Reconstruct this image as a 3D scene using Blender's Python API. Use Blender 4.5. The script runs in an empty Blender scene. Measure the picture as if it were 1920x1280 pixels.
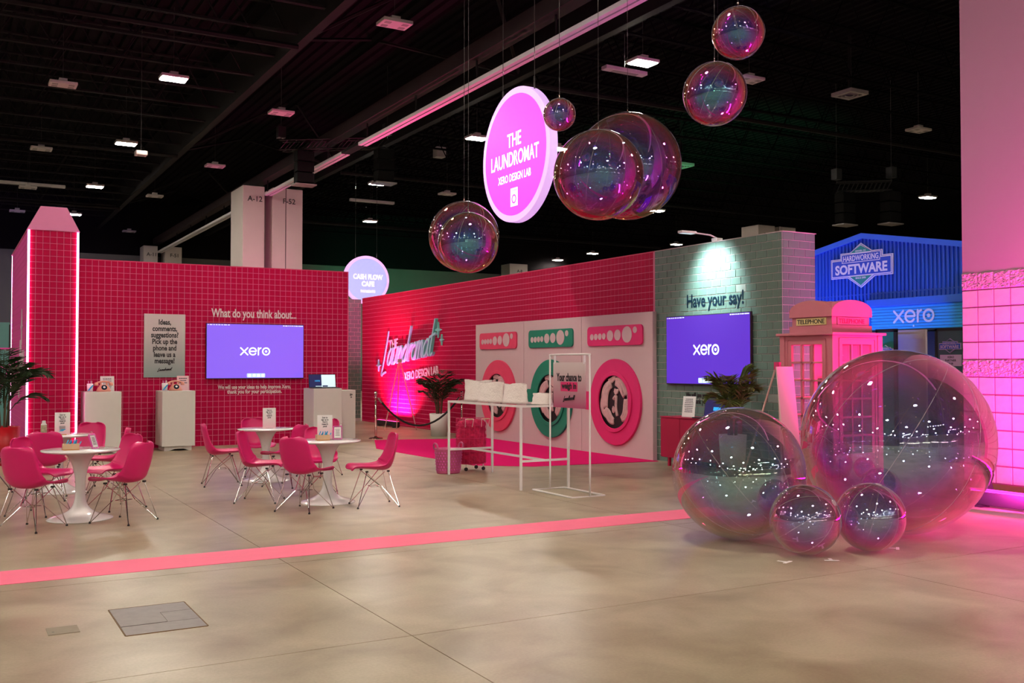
import bpy, bmesh, math, random
from mathutils import Vector, Matrix
random.seed(7)
R = math.radians
S = bpy.context.scene
COL = S.collection

# ------------------------------------------------------------------ camera, world, exposure
cam = bpy.data.objects.new('camera', bpy.data.cameras.new('camera'))
COL.objects.link(cam)
cam.location = (0, 0, 1.62)
cam.rotation_euler = (R(90 + 1.38), 0, R(-29.6))
cam.data.sensor_width = 36.0
cam.data.lens = 36.0 * 1867 / 1920
cam.data.clip_end = 300
S.camera = cam
W = bpy.data.worlds.new('hall_air'); S.world = W
W.use_nodes = True
W.node_tree.nodes['Background'].inputs[0].default_value = (.05, .04, .05, 1)
W.node_tree.nodes['Background'].inputs[1].default_value = .12
S.view_settings.view_transform = 'Standard'
S.view_settings.look = 'None'
S.view_settings.gamma = 1.0
S.view_settings.use_curve_mapping = False
S.view_settings.exposure = 0.0
S.cycles.use_denoising = True
S.cycles.max_bounces = 7
S.cycles.diffuse_bounces = 3
S.cycles.glossy_bounces = 5
S.cycles.use_adaptive_sampling = True
S.cycles.adaptive_threshold = .06
S.cycles.adaptive_min_samples = 16
S.cycles.use_light_tree = False
S.cycles.transparent_max_bounces = 32
S.cycles.sample_clamp_indirect = 5.0
S.cycles.caustics_reflective = True
S.cycles.blur_glossy = .6
S.cycles.caustics_refractive = False
LAMP_L = 470.0          # radiance of a lit high-bay panel


# ------------------------------------------------------------------ materials
MATS = {}
def M(name, col=(.5, .5, .5), rough=.5, metal=0., var=.06, scale=9., bump=0., bscale=60., emit=None, es=1., spec=.5, coat=0., alpha=None, trans=0.):
    if name in MATS: return MATS[name]
    m = bpy.data.materials.new(name); MATS[name] = m
    m.use_nodes = True
    nt = m.node_tree; N = nt.nodes; L = nt.links
    b = N['Principled BSDF']
    b.inputs['Roughness'].default_value = rough
    b.inputs['Metallic'].default_value = metal
    b.inputs['Specular IOR Level'].default_value = spec
    b.inputs['Coat Weight'].default_value = coat
    b.inputs['Transmission Weight'].default_value = trans
    if alpha is not None: b.inputs['Alpha'].default_value = alpha
    tc = N.new('ShaderNodeTexCoord')
    nz = N.new('ShaderNodeTexNoise'); nz.inputs['Scale'].default_value = scale; nz.inputs['Detail'].default_value = 3
    L.new(tc.outputs['Object'], nz.inputs['Vector'])
    mx = N.new('ShaderNodeMix'); mx.data_type = 'RGBA'
    mx.inputs[6].default_value = (*[max(0, c * (1 - var)) for c in col], 1)
    mx.inputs[7].default_value = (*[min(1, c * (1 + var)) for c in col], 1)
    L.new(nz.outputs['Fac'], mx.inputs[0])
    L.new(mx.outputs[2], b.inputs['Base Color'])
    if bump:
        n2 = N.new('ShaderNodeTexNoise'); n2.inputs['Scale'].default_value = bscale; n2.inputs['Detail'].default_value = 4
        L.new(tc.outputs['Object'], n2.inputs['Vector'])
        bp = N.new('ShaderNodeBump'); bp.inputs['Strength'].default_value = bump; bp.inputs['Distance'].default_value = .02
        L.new(n2.outputs['Fac'], bp.inputs['Height']); L.new(bp.outputs[0], b.inputs['Normal'])
    if emit:
        b.inputs['Emission Color'].default_value = (*emit, 1)
        b.inputs['Emission Strength'].default_value = es
    return m


def floor_mat():
    m = bpy.data.materials.new('polished_concrete'); m.use_nodes = True
    nt = m.node_tree; N = nt.nodes; L = nt.links; b = N['Principled BSDF']
    tc = N.new('ShaderNodeTexCoord')
    def noise(sc, det, dist=0.):
        n = N.new('ShaderNodeTexNoise'); n.inputs['Scale'].default_value = sc; n.inputs['Detail'].default_value = det
        n.inputs['Distortion'].default_value = dist
        L.new(tc.outputs['Object'], n.inputs['Vector']); return n
    def ramp(src, a, c, p0=.3, p1=.7):
        r = N.new('ShaderNodeValToRGB'); r.color_ramp.elements[0].position = p0; r.color_ramp.elements[1].position = p1
        r.color_ramp.elements[0].color = a; r.color_ramp.elements[1].color = c
        L.new(src, r.inputs[0]); return r
    r1 = ramp(noise(.33, 5, .3).outputs[0], (.37, .30, .19, 1), (.57, .505, .37, 1), .28, .72)
    r2 = ramp(noise(1.6, 7, .5).outputs[0], (.60, .55, .50, 1), (1, 1, 1, 1), .30, .66)
    r3 = ramp(noise(55, 3).outputs[0], (.86, .85, .84, 1), (1, 1, 1, 1), .3, .7)
    def mul(a, c):
        x = N.new('ShaderNodeMix'); x.data_type = 'RGBA'; x.blend_type = 'MULTIPLY'; x.inputs[0].default_value = 1
        L.new(a, x.inputs[6]); L.new(c, x.inputs[7]); return x.outputs[2]
    L.new(mul(mul(r1.outputs[0], r2.outputs[0]), r3.outputs[0]), b.inputs['Base Color'])
    rr = ramp(noise(1.3, 5, .8).outputs[0], (.29, .29, .29, 1), (.38, .38, .38, 1))
    L.new(rr.outputs[0], b.inputs['Roughness'])
    b.inputs['Specular IOR Level'].default_value = .5
    MATS['polished_concrete'] = m
    return m
floor_mat()


def bubble_mat(name, stops, r0=.22, r1=.8, seed=0., inner=.86, tint=.25, haze=.03, white=.12):
    """clear inflatable film: iridescent mirror coat over see-through vinyl"""
    m = bpy.data.materials.new(name); m.use_nodes = True
    nt = m.node_tree; N = nt.nodes; L = nt.links
    N.remove(N['Principled BSDF'])
    out = N['Material Output']
    lw = N.new('ShaderNodeLayerWeight'); lw.inputs['Blend'].default_value = .5
    tc = N.new('ShaderNodeTexCoord')
    mp = N.new('ShaderNodeMapping'); mp.inputs['Location'].default_value = (seed, seed * 2.1, 0)
    L.new(tc.outputs['Object'], mp.inputs['Vector'])
    nz = N.new('ShaderNodeTexNoise'); nz.inputs['Scale'].default_value = 1.1; nz.inputs['Detail'].default_value = 2.5
    nz.inputs['Distortion'].default_value = .8
    L.new(mp.outputs[0], nz.inputs['Vector'])
    ma = N.new('ShaderNodeMath'); ma.operation = 'MULTIPLY_ADD'; ma.inputs[1].default_value = .7; ma.inputs[2].default_value = -.30
    L.new(nz.outputs['Fac'], ma.inputs[0])
    ad = N.new('ShaderNodeMath'); ad.operation = 'ADD'; ad.use_clamp = True
    L.new(lw.outputs['Facing'], ad.inputs[0]); L.new(ma.outputs[0], ad.inputs[1])
    rp = N.new('ShaderNodeValToRGB')
    el = rp.color_ramp.elements
    el[0].position = stops[0][0]; el[0].color = (*stops[0][1], 1)
    el[1].position = stops[-1][0]; el[1].color = (*stops[-1][1], 1)
    for p, c in stops[1:-1]:
        e = el.new(p); e.color = (*c, 1)
    L.new(ad.outputs[0], rp.inputs[0])
    def mixc(fac, c0, sock):
        x = N.new('ShaderNodeMix'); x.data_type = 'RGBA'; x.inputs[0].default_value = fac
        x.inputs[6].default_value = (*c0, 1); L.new(sock, x.inputs[7]); return x.outputs[2]
    n3 = N.new('ShaderNodeTexNoise'); n3.inputs['Scale'].default_value = 5.; n3.inputs['Detail'].default_value = 2
    L.new(mp.outputs[0], n3.inputs['Vector'])
    bp = N.new('ShaderNodeBump'); bp.inputs['Strength'].default_value = .06; bp.inputs['Distance'].default_value = .02
    L.new(n3.outputs['Fac'], bp.inputs['Height'])
    def coat(white, lo, hi, tint):
        gl = N.new('ShaderNodeBsdfGlossy'); gl.inputs['Roughness'].default_value = .015
        L.new(mixc(1 - white, (1., .97, .95), rp.outputs[0]), gl.inputs['Color']); L.new(bp.outputs[0], gl.inputs['Normal'])
        tr = N.new('ShaderNodeBsdfTransparent'); L.new(mixc(tint, (.97, .96, .97), rp.outputs[0]), tr.inputs['Color'])
        mr = N.new('ShaderNodeMapRange'); mr.interpolation_type = 'SMOOTHSTEP'
        mr.inputs['From Min'].default_value = .35; mr.inputs['From Max'].default_value = 1.
        mr.inputs['To Min'].default_value = lo; mr.inputs['To Max'].default_value = hi
        L.new(lw.outputs['Facing'], mr.inputs['Value'])
        mx = N.new('ShaderNodeMixShader')
        L.new(mr.outputs[0], mx.inputs[0]); L.new(tr.outputs[0], mx.inputs[1]); L.new(gl.outputs[0], mx.inputs[2])
        return mx.outputs[0]
    geo = N.new('ShaderNodeNewGeometry')
    both = N.new('ShaderNodeMixShader')
    L.new(geo.outputs['Backfacing'], both.inputs[0])
    L.new(coat(white, r0, r1, .08), both.inputs[1])        # outer skin of the film
    L.new(coat(.0, inner, .92, tint), both.inputs[2])       # coloured coat on the inside
    df = N.new('ShaderNodeBsdfDiffuse'); df.inputs['Color'].default_value = (.95, .88, .94, 1)
    m2 = N.new('ShaderNodeMixShader'); m2.inputs[0].default_value = haze
    L.new(both.outputs[0], m2.inputs[1]); L.new(df.outputs[0], m2.inputs[2])
    L.new(m2.outputs[0], out.inputs['Surface'])
    MATS[name] = m
    return m


# shared palette
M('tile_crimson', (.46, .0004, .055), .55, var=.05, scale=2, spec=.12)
M('grout_pink', (.68, .20, .31), .6, spec=.2)
M('partition_edge', (.70, .05, .14), .5)
M('panel_white', (.64, .45, .47), .55, var=.02)
M('plinth_white', (.72, .68, .62), .5, var=.03, bump=.03, bscale=200)
M('brick_green', (.115, .19, .155), .6, var=.12, scale=3)
M('brick_pale', (.26, .30, .26), .6, var=.08)
M('mortar_pale', (.52, .47, .44), .7)
M('vinyl_pale', (.80, .74, .70), .5)
M('ink_black', (.008, .008, .010), .5)
M('ink_navy', (.004, .016, .030), .7, spec=.08)
M('black_plastic', (.010, .010, .011), .45)
M('speaker_black', (.004, .004, .004), .8, spec=.1)
M('black_metal', (.015, .015, .016), .45, metal=.3)
M('chrome', (.82, .80, .80), .12, metal=1., var=.02)
M('pink_shell', (.70, .006, .15), .36, var=.03, scale=4)
M('pink_hot', (.74, .02, .16), .5, var=.05)
M('pink_coral', (.78, .055, .14), .5, var=.05)
M('sign_green', (.004, .21, .13), .5)
M('carpet_pink', (.80, .008, .16), .95, var=.10, scale=40, bump=.3, bscale=300, spec=.1)
M('tape_pink', (.95, .17, .29), .6, var=.04, spec=.2)
M('white_gloss', (.84, .80, .80), .16, var=.02, coat=.4)
M('white_frame', (.86, .82, .80), .35, var=.02)
M('paper_white', (.86, .82, .81), .6, var=.02)
M('paper_pink', (.86, .55, .58), .6, var=.03)
M('cotton', (.84, .74, .70), .9, var=.06, scale=14, bump=.5, bscale=40)
M('wood_pale', (.74, .48, .30), .5, var=.15, scale=12)
M('wood_edge', (.55, .22, .07), .5, var=.15)
M('blue_plastic', (.02, .40, .75), .35)
M('ceiling_black', (.006, .005, .006), .9, var=.15, scale=2, spec=.05)
M('steel_black', (.009, .007, .008), .7, var=.2, scale=3, spec=.15)
M('beam_dark', (.035, .022, .026), .7, var=.2, scale=3, spec=.15)
M('aluminium', (.80, .76, .80), .4, var=.05)
M('fixture_white', (.74, .68, .68), .5)
M('fixture_dot', (.32, .30, .30), .5)
M('lamp_lit', (.9, .9, .85), .5, emit=(1., .91, .77), es=LAMP_L)
M('concrete_column', (.60, .52, .49), .7, var=.06, scale=1.5)
M('wall_grey', (.11, .105, .10), .8, var=.08, scale=1)
M('wall_beige', (.46, .36, .27), .8, var=.10, scale=.5)
M('soil', (.03, .018, .010), .95, bump=.5)
M('pot_white', (.70, .66, .62), .5)
M('pot_red', (.50, .003, .012), .35)
M('leaf_dark', (.018, .045, .012), .45, var=.4, scale=6)
M('leaf_mid', (.10, .14, .025), .45, var=.4, scale=6)
M('stem_brown', (.09, .06, .03), .7, var=.2)
M('booth_pink', (.52, .15, .19), .5, var=.04)
M('booth_sign', (.72, .55, .25), .5)
M('block_face', (.50, .37, .39), .85, var=.10, scale=14, bump=.35, bscale=90)
M('block_rock', (.45, .32, .34), .9, var=.25, scale=16, bump=1., bscale=22)
M('block_mortar', (.26, .06, .13), .9)
M('drywall_paint', (.27, .19, .21), .8, var=.02)
M('blue_metal', (.005, .075, .50), .45, var=.04)
M('blue_trim', (.010, .11, .60), .45)
M('blue_slat', (.02, .36, .80), .45)
M('badge_blue', (.010, .06, .45), .5)
M('badge_white', (.72, .70, .74), .5)
M('badge_green', (.004, .26, .20), .5)
M('slate_board', (.035, .07, .085), .5)
M('board_grey', (.38, .36, .33), .6)
M('lilac', (.55, .36, .55), .5)
M('stainless', (.21, .18, .175), .45, metal=.3, var=.25, scale=14)
M('rust_edge', (.18, .10, .04), .7, var=.3)
M('screen_lilac', (.02, .01, .05), .25, emit=(.27, .13, .92), es=1.0)
M('screen_violet', (.02, .01, .05), .25, emit=(.105, .030, .62), es=1.0)
M('screen_white', (.5, .5, .5), .4, emit=(.82, .95, 1.), es=1.0)
M('screen_dock', (.3, .4, .5), .4, emit=(.40, .52, .95), es=1.0)
M('screen_navy', (.01, .01, .03), .3, emit=(.004, .008, .07), es=1.)
M('screen_cyan', (.01, .1, .2), .3, emit=(.02, .42, .85), es=1.)
M('screen_pale', (.4, .5, .5), .3, emit=(.62, .82, .86), es=.9)
M('led_strip', (.9, .6, .7), .4, emit=(1., .30, .62), es=9.)
M('lightbox_magenta', (.8, .05, .5), .4, emit=(.92, .055, .72), es=1.05)
M('lightbox_lilac', (.7, .5, .7), .4, emit=(.62, .36, .80), es=.95)
M('lightbox_text', (.9, .9, .9), .4, emit=(1., .86, .98), es=1.1)
M('lightbox_blue', (.5, .5, .8), .4, emit=(.36, .36, .88), es=.95)
M('lightbox_pinkrim', (.8, .5, .8), .4, emit=(.85, .38, .88), es=1.)
M('teal_letter', (.22, .66, .62), .5, var=.03)
M('letter_white', (.70, .66, .66), .5)
M('rope_black', (.010, .010, .011), .85, bump=.3)
M('brass_rose', (.72, .48, .42), .2, metal=1., var=.04)
M('easel_wood', (.62, .40, .36), .5, var=.1)
M('phone_pink', (.82, .36, .26), .35)
M('basket_pink', (.62, .10, .25), .5, var=.1, scale=30)
M('laundry_red', (.70, .010, .10), .8, var=.5, scale=16, bump=1., bscale=18)
M('drum_black', (.010, .008, .008), .4)
M('laundry_pale', (.62, .38, .38), .8, var=.35, scale=9, bump=.5, bscale=14)
M('card_text', (.10, .08, .09), .6)
M('acrylic', (.9, .6, .7), .08, alpha=.25)
M('seam_film', (.95, .9, .95), .2, alpha=.28)
M('cable_dark', (.05, .045, .045), .5, metal=.4)
M('glass_pane', (.9, .8, .82), .05, alpha=.05)
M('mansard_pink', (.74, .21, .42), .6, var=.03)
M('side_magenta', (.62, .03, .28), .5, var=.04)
M('cabinet_pink', (.46, .006, .055), .45, var=.04)
M('tent_cream', (.62, .50, .36), .8)
M('bottle_white', (.75, .72, .70), .35)
M('bottle_art', (.40, .34, .22), .4, var=.8, scale=30)
M('lattice_pink', (.70, .08, .42), .45)
M('teal_board', (.10, .34, .30), .5)
M('orange_leaf', (.8, .25, .02), .5)


for k_ in ('screen_white', 'screen_dock', 'screen_cyan', 'screen_pale', 'screen_navy', 'lightbox_text', 'lightbox_lilac', 'lightbox_pinkrim'):
    MATS[k_].cycles.emission_sampling = 'NONE'      # faint print-size glows need no light sampling of their own

# ------------------------------------------------------------------ geometry helpers
class MB:
    def __init__(s): s.v = []; s.f = []
    def add(s, vs, fs):
        n = len(s.v); s.v += [tuple(p) for p in vs]; s.f += [tuple(i + n for i in f) for f in fs]; return s
    def box(s, x0, x1, y0, y1, z0, z1):
        return s.add([(x0, y0, z0), (x1, y0, z0), (x1, y1, z0), (x0, y1, z0), (x0, y0, z1), (x1, y0, z1), (x1, y1, z1), (x0, y1, z1)],
                     [(0, 3, 2, 1), (4, 5, 6, 7), (0, 1, 5, 4), (1, 2, 6, 5), (2, 3, 7, 6), (3, 0, 4, 7)])
    def prism(s, poly, y0, y1):
        """outline in x,z (counter-clockwise seen from -y) pushed from y0 (front) to y1"""
        n = len(poly)
        vs = [(x, y0, z) for x, z in poly] + [(x, y1, z) for x, z in poly]
        fs = [tuple(range(n)), tuple(range(2 * n - 1, n - 1, -1))]
        fs += [(i, i + n, (i + 1) % n + n, (i + 1) % n) for i in range(n)]
        return s.add(vs, fs)
    def ringprism(s, outer, inner, y0, y1):
        n = len(outer); vs = []
        for y in (y0, y1):
            vs += [(x, y, z) for x, z in outer]; vs += [(x, y, z) for x, z in inner]
        fs = []
        for i in range(n):
            j = (i + 1) % n
            fs += [(i, j, n + j, n + i), (2 * n + i, 3 * n + i, 3 * n + j, 2 * n + j),
                   (i, 2 * n + i, 2 * n + j, j), (n + i, n + j, 3 * n + j, 3 * n + i)]
        return s.add(vs, fs)
    def lathe(s, prof, seg=24, c=(0, 0, 0), sx=1., sy=1.):
        n = len(prof); vs = []; fs = []
        for k in range(seg):
            a = 2 * math.pi * k / seg
            for r, z in prof: vs.append((c[0] + r * math.cos(a) * sx, c[1] + r * math.sin(a) * sy, c[2] + z))
        for k in range(seg):
            k2 = (k + 1) % seg
            for i in range(n - 1):
                fs.append((k * n + i, k2 * n + i, k2 * n + i + 1, k * n + i + 1))
        return s.add(vs, fs)
    def tube(s, pts, r, seg=6, closed=False, taper=None):
        P = [Vector(p) for p in pts]; n = len(P); vs = []; fs = []
        prev = None
        for i in range(n):
            if closed: t = P[(i + 1) % n] - P[i - 1]
            else: t = P[min(i + 1, n - 1)] - P[max(i - 1, 0)]
            t.normalize()
            if prev is None:
                a = Vector((0, 0, 1)) if abs(t.z) < .9 else Vector((1, 0, 0))
                u = t.cross(a).normalized()
            else:
                u = (prev - t * prev.dot(t)).normalized()
            prev = u; w = t.cross(u)
            rr = r if taper is None else r * (1 + (taper - 1) * i / max(1, n - 1))
            for k in range(seg):
                an = 2 * math.pi * k / seg
                vs.append(P[i] + u * math.cos(an) * rr + w * math.sin(an) * rr)
        m = n if closed else n - 1
        for i in range(m):
            for k in range(seg):
                a = i * seg + k; b = i * seg + (k + 1) % seg
                c = ((i + 1) % n) * seg + (k + 1) % seg; d = ((i + 1) % n) * seg + k
                fs.append((a, b, c, d))
        if not closed:
            fs.append(tuple(range(seg - 1, -1, -1))); fs.append(tuple(range((n - 1) * seg, n * seg)))
        return s.add(vs, fs)
    def sphere(s, c, r, seg=24, rings=12, sz=1.):
        vs = [(c[0], c[1], c[2] + r * sz)]; fs = []
        for i in range(1, rings):
            t = math.pi * i / rings
            for k in range(seg):
                a = 2 * math.pi * k / seg
                vs.append((c[0] + r * math.sin(t) * math.cos(a), c[1] + r * math.sin(t) * math.sin(a), c[2] + r * sz * math.cos(t)))
        vs.append((c[0], c[1], c[2] - r * sz))
        for k in range(seg): fs.append((0, 1 + k, 1 + (k + 1) % seg))
        for i in range(rings - 2):
            for k in range(seg):
                a = 1 + i * seg + k; b = 1 + i * seg + (k + 1) % seg
                fs.append((a, a + seg, b + seg, b))
        e = len(vs) - 1; o = 1 + (rings - 2) * seg
        for k in range(seg): fs.append((e, o + (k + 1) % seg, o + k))
        return s.add(vs, fs)
    def xf(s, m): s.v = [tuple(m @ Vector(p)) for p in s.v]; return s
    def mesh(s, name, mat, smooth=False):
        me = bpy.data.meshes.new(name); me.from_pydata(s.v, [], s.f)
        if mat: me.materials.append(MATS[mat] if isinstance(mat, str) else mat)
        if smooth: me.shade_smooth()
        me.update(); return me
    def build(s, name, mat, parent=None, smooth=False, bevel=0, loc=None, rot=None):
        return link(name, s.mesh(name, mat, smooth), parent, bevel, loc, rot)

def link(name, me, parent=None, bevel=0, loc=None, rot=None):
    o = bpy.data.objects.new(name, me); COL.objects.link(o)
    o.parent = parent
    if loc: o.location = loc
    if rot: o.rotation_euler = rot
    if bevel:
        b = o.modifiers.new('bevel', 'BEVEL'); b.width = bevel; b.segments = 2; b.limit_method = 'ANGLE'
    return o
def smooth_angle(o, a=40):
    o.data.shade_smooth(); o.data.set_sharp_from_angle(angle=R(a)); return o
def tag(o, label, cat, group=None, kind=None):
    if label: o['label'] = label
    if cat: o['category'] = cat
    if group: o['group'] = group
    if kind: o['kind'] = kind
    return o
def thing(name, label, cat, loc=(0, 0, 0), rz=0., group=None, kind=None):
    o = bpy.data.objects.new(name, None); COL.objects.link(o)
    o.empty_display_size = .1
    o.location = loc; o.rotation_euler = (0, 0, R(rz))
    return tag(o, label, cat, group, kind)
def copy_tree(o, parent=None):
    c = o.copy(); COL.objects.link(c); c.parent = parent
    for ch in list(o.children): copy_tree(ch, c)
    return c
def struct(o): o['kind'] = 'structure'; return o
def B(*a): return MB().box(*a)
def circle(cx, cz, r, n=32, rz=None):
    return [(cx + r * math.cos(2 * math.pi * k / n), cz + (rz or r) * math.sin(2 * math.pi * k / n)) for k in range(n)]
def rrect(x0, x1, z0, z1, r, n=5):
    p = []
    for cx, cz, a0 in ((x1 - r, z0 + r, -90), (x1 - r, z1 - r, 0), (x0 + r, z1 - r, 90), (x0 + r, z0 + r, 180)):
        for k in range(n + 1):
            a = R(a0 + 90 * k / n); p.append((cx + r * math.cos(a), cz + r * math.sin(a)))
    return p

# ------------------------------------------------------------------ lettering
FONT = None
def text_mesh(s, mat, w=None, h=None, bold=.0, depth=.004, align='CENTER', space=1.):
    cu = bpy.data.curves.new('lettering', 'FONT'); cu.body = s; cu.size = 1.
    cu.align_x = align; cu.offset = bold; cu.space_character = space; cu.resolution_u = 3; cu.extrude = .02
    o = bpy.data.objects.new('lettering_tmp', cu)
    me = bpy.data.meshes.new_from_object(o)
    bpy.data.objects.remove(o); bpy.data.curves.remove(cu)
    xs = [v.co.x for v in me.vertices]; ys = [v.co.y for v in me.vertices]
    bw = max(xs) - min(xs); bh = max(ys) - min(ys)
    if h is None: kx = kz = w / bw
    elif w is None: kx = kz = h / bh
    else: kx, kz = w / bw, h / bh
    cx = (max(xs) + min(xs)) / 2; cy = (max(ys) + min(ys)) / 2
    ax = cx if align == 'CENTER' else min(xs)
    for v in me.vertices:
        x, y, z = v.co
        v.co = ((x - ax) * kx, -(z + .02) / .04 * depth, (y - cy) * kz)
    me.materials.clear(); me.materials.append(MATS[mat])
    return me
def text_sized(s, mat, size, cond, bold, depth):
    me = text_mesh(s, mat, w=1., bold=bold, depth=depth)
    cu = bpy.data.curves.new('lettering', 'FONT'); cu.body = s; cu.size = 1.; cu.offset = bold; cu.align_x = 'CENTER'; cu.resolution_u = 1
    o = bpy.data.objects.new('lettering_tmp', cu); m0 = bpy.data.meshes.new_from_object(o)
    xs = [v.co.x for v in m0.vertices]; ys = [v.co.y for v in m0.vertices]
    bw = max(xs) - min(xs); cy = (max(ys) + min(ys)) / 2
    bpy.data.objects.remove(o); bpy.data.curves.remove(cu); bpy.data.meshes.remove(m0)
    for v in me.vertices: v.co.x *= bw * size * cond; v.co.z = (v.co.z * bw + cy) * size
    return me
def put_text(s, parent, x, y, z, mat, w=None, h=None, bold=.0, depth=.004, align='CENTER', name='lettering', rot=None, space=1.):
    return link(name, text_mesh(s, mat, w, h, bold, depth, align, space), parent, 0, (x, y, z), rot)
def stroke(mb, pts, w, y0, y1, n=8):
    """a flat rounded pen stroke in the x,z plane"""
    pts = [Vector((p[0], p[1])) for p in pts]
    if not hasattr(mb, 'lift'): mb.lift = 0.
    eps = max(.00006, abs(y1 - y0) * .012)      # every piece a hair higher than the last, so none coincide
    for a, b in zip(pts, pts[1:]):
        mb.lift += eps
        d = b - a
        if d.length < 1e-6: continue
        d.normalize(); q = Vector((-d.y, d.x)) * w / 2
        ang = math.atan2(d.y, d.x)
        poly = [(b.x + math.cos(ang - math.pi / 2 + math.pi * k / n) * w / 2, b.y + math.sin(ang - math.pi / 2 + math.pi * k / n) * w / 2) for k in range(n + 1)]
        poly += [(a.x + math.cos(ang + math.pi / 2 + math.pi * k / n) * w / 2, a.y + math.sin(ang + math.pi / 2 + math.pi * k / n) * w / 2) for k in range(n + 1)]
        mb.prism(poly, y0 - mb.lift, y1)
    return mb
def spline(pts, n=5):
    P = [Vector((*p, 0)) if len(p) == 2 else Vector(p) for p in pts]; out = []
    for i in range(len(P) - 1):
        p0 = P[max(i - 1, 0)]; p1 = P[i]; p2 = P[i + 1]; p3 = P[min(i + 2, len(P) - 1)]
        for k in range(n):
            t = k / n
            out.append(.5 * ((2 * p1) + (p2 - p0) * t + (2 * p0 - 5 * p1 + 4 * p2 - p3) * t * t + (3 * p1 - p0 - 3 * p2 + p3) * t ** 3))
    out.append(P[-1])
    return out
def arc(cx, cz, r, a0, a1, n=14):
    return [(cx + r * math.cos(R(a0 + (a1 - a0) * k / n)), cz + r * math.sin(R(a0 + (a1 - a0) * k / n))) for k in range(n + 1)]
def wordmark(parent, cx, cz, w, y, mat, depth=.004, name='wordmark'):
    """the four round letters x e r o with a dotted o"""
    mb = MB(); t = .17
    stroke(mb, [(.08, .08), (.92, .92)], t, -depth, 0); stroke(mb, [(.08, .92), (.92, .08)], t, -depth, 0)
    stroke(mb, [(1.14, .5), (1.92, .5)] + arc(1.54, .5, .42, 6, 325, 16), t, -depth, 0, 5)
    stroke(mb, [(2.22, .08), (2.22, .92)], t, -depth, 0); stroke(mb, [(2.22, .55), (2.30, .80), (2.52, .92)], t, -depth, 0, 5)
    stroke(mb, arc(3.16, .5, .42, 0, 360, 20), t, -depth, 0, 5)
    mb.prism(circle(3.16, .5, .15, 14), -depth, 0)
    k = w / 3.66
    mb.v = [(cx + (x - 1.83) * k, v + y, cz + (z - .5) * k) for x, v, z in mb.v]
    return mb.build(name, mat, parent)
SCRIPT = {
    'L': ([[(.45, 2.15), (.30, 1.2), (.12, .2), (-.02, -.45), (.05, -.62)], [(-.02, -.58), (.25, -.50), (.52, -.44)]], .62),
    'a': ([[(.60, .80), (.40, 1.0), (.12, .72), (.05, .25), (.20, 0), (.42, .25), (.62, 1.0)], [(.62, 1.), (.55, .2), (.72, 0)]], .72),
    'u': ([[(.05, 1), (.02, .3), (.16, 0), (.38, .25), (.55, 1)], [(.55, 1), (.50, .2), (.66, 0)]], .68),
    'n': ([[(.05, 1), (.0, 0)], [(.02, .45), (.25, .95), (.44, .9), (.42, .2), (.55, 0)]], .58),
    'd': ([[(.60, .80), (.40, 1.0), (.12, .72), (.05, .25), (.20, 0), (.42, .25), (.62, 1.0), (.80, 2.05)], [(.66, 1.2), (.56, .2), (.68, 0)]], .74),
    'r': ([[(.05, 1), (.0, 0)], [(.02, .45), (.22, .9), (.46, .98)]], .44),
    'o': ([[(.34, 1.), (.10, .7), (.06, .25), (.24, 0), (.46, .3), (.52, .75), (.34, 1.)]], .58),
    'm': ([[(.05, 1), (.0, 0)], [(.02, .45), (.20, .95), (.34, .9), (.32, 0)], [(.33, .45), (.52, .95), (.68, .9), (.66, .2), (.78, 0)]], .82),
    't': ([[(.34, 2.05), (.20, 1.), (.12, .2), (.24, 0), (.38, .1)], [(-.05, 1.08), (.52, 1.22)]], .5)}
def script_word(parent, x0, z0, xh, width, y, mat, pen=.2, slope=.10, depth=.03, name='script_lettering', first=0):
    mb = MB(); cx = 0.
    for ch in 'Laundromat':
        st, adv = SCRIPT[ch]
        for s_ in st:
            stroke(mb, [(cx + p.x + .18 * p.y, p.y) for p in spline(s_, 4)], pen, -depth, 0, 4)
        cx += adv
    k = width / cx
    mb.v = [(x0 + x * k, v + y, z0 + z * xh + slope * x * k) for x, v, z in mb.v]
    return mb.build(name, mat, parent)
def mini_logo(parent, cx, cz, w, y, mat='ink_black'):
    return script_word(parent, cx - w / 2, cz, w * .10, w, y, mat, pen=.26, slope=.08, depth=.002, name='logo_print')
def star4(cx, cz, rx, rz):
    p = []
    for k in range(8):
        a = math.pi / 4 * k
        q = 1. if k % 2 == 0 else .26
        p.append((cx + rx * q * math.cos(a), cz + rz * q * math.sin(a)))
    return p
def text_lines(n, parent, cx, z_top, w, pitch, y, mat='card_text', h=.006):
    """blocks of print too small to read"""
    mb = MB()
    for k in range(n):
        ww = w * random.uniform(.75, 1.)
        x = cx - ww / 2
        while x < cx + ww / 2:
            q = random.uniform(.012, .03) * w / .16
            mb.box(x, min(x + q, cx + ww / 2), y - .0015, y, z_top - k * pitch - h, z_top - k * pitch)
            x += q + .005 * w / .16
    return mb.build('fine_print', mat, parent)

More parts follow.
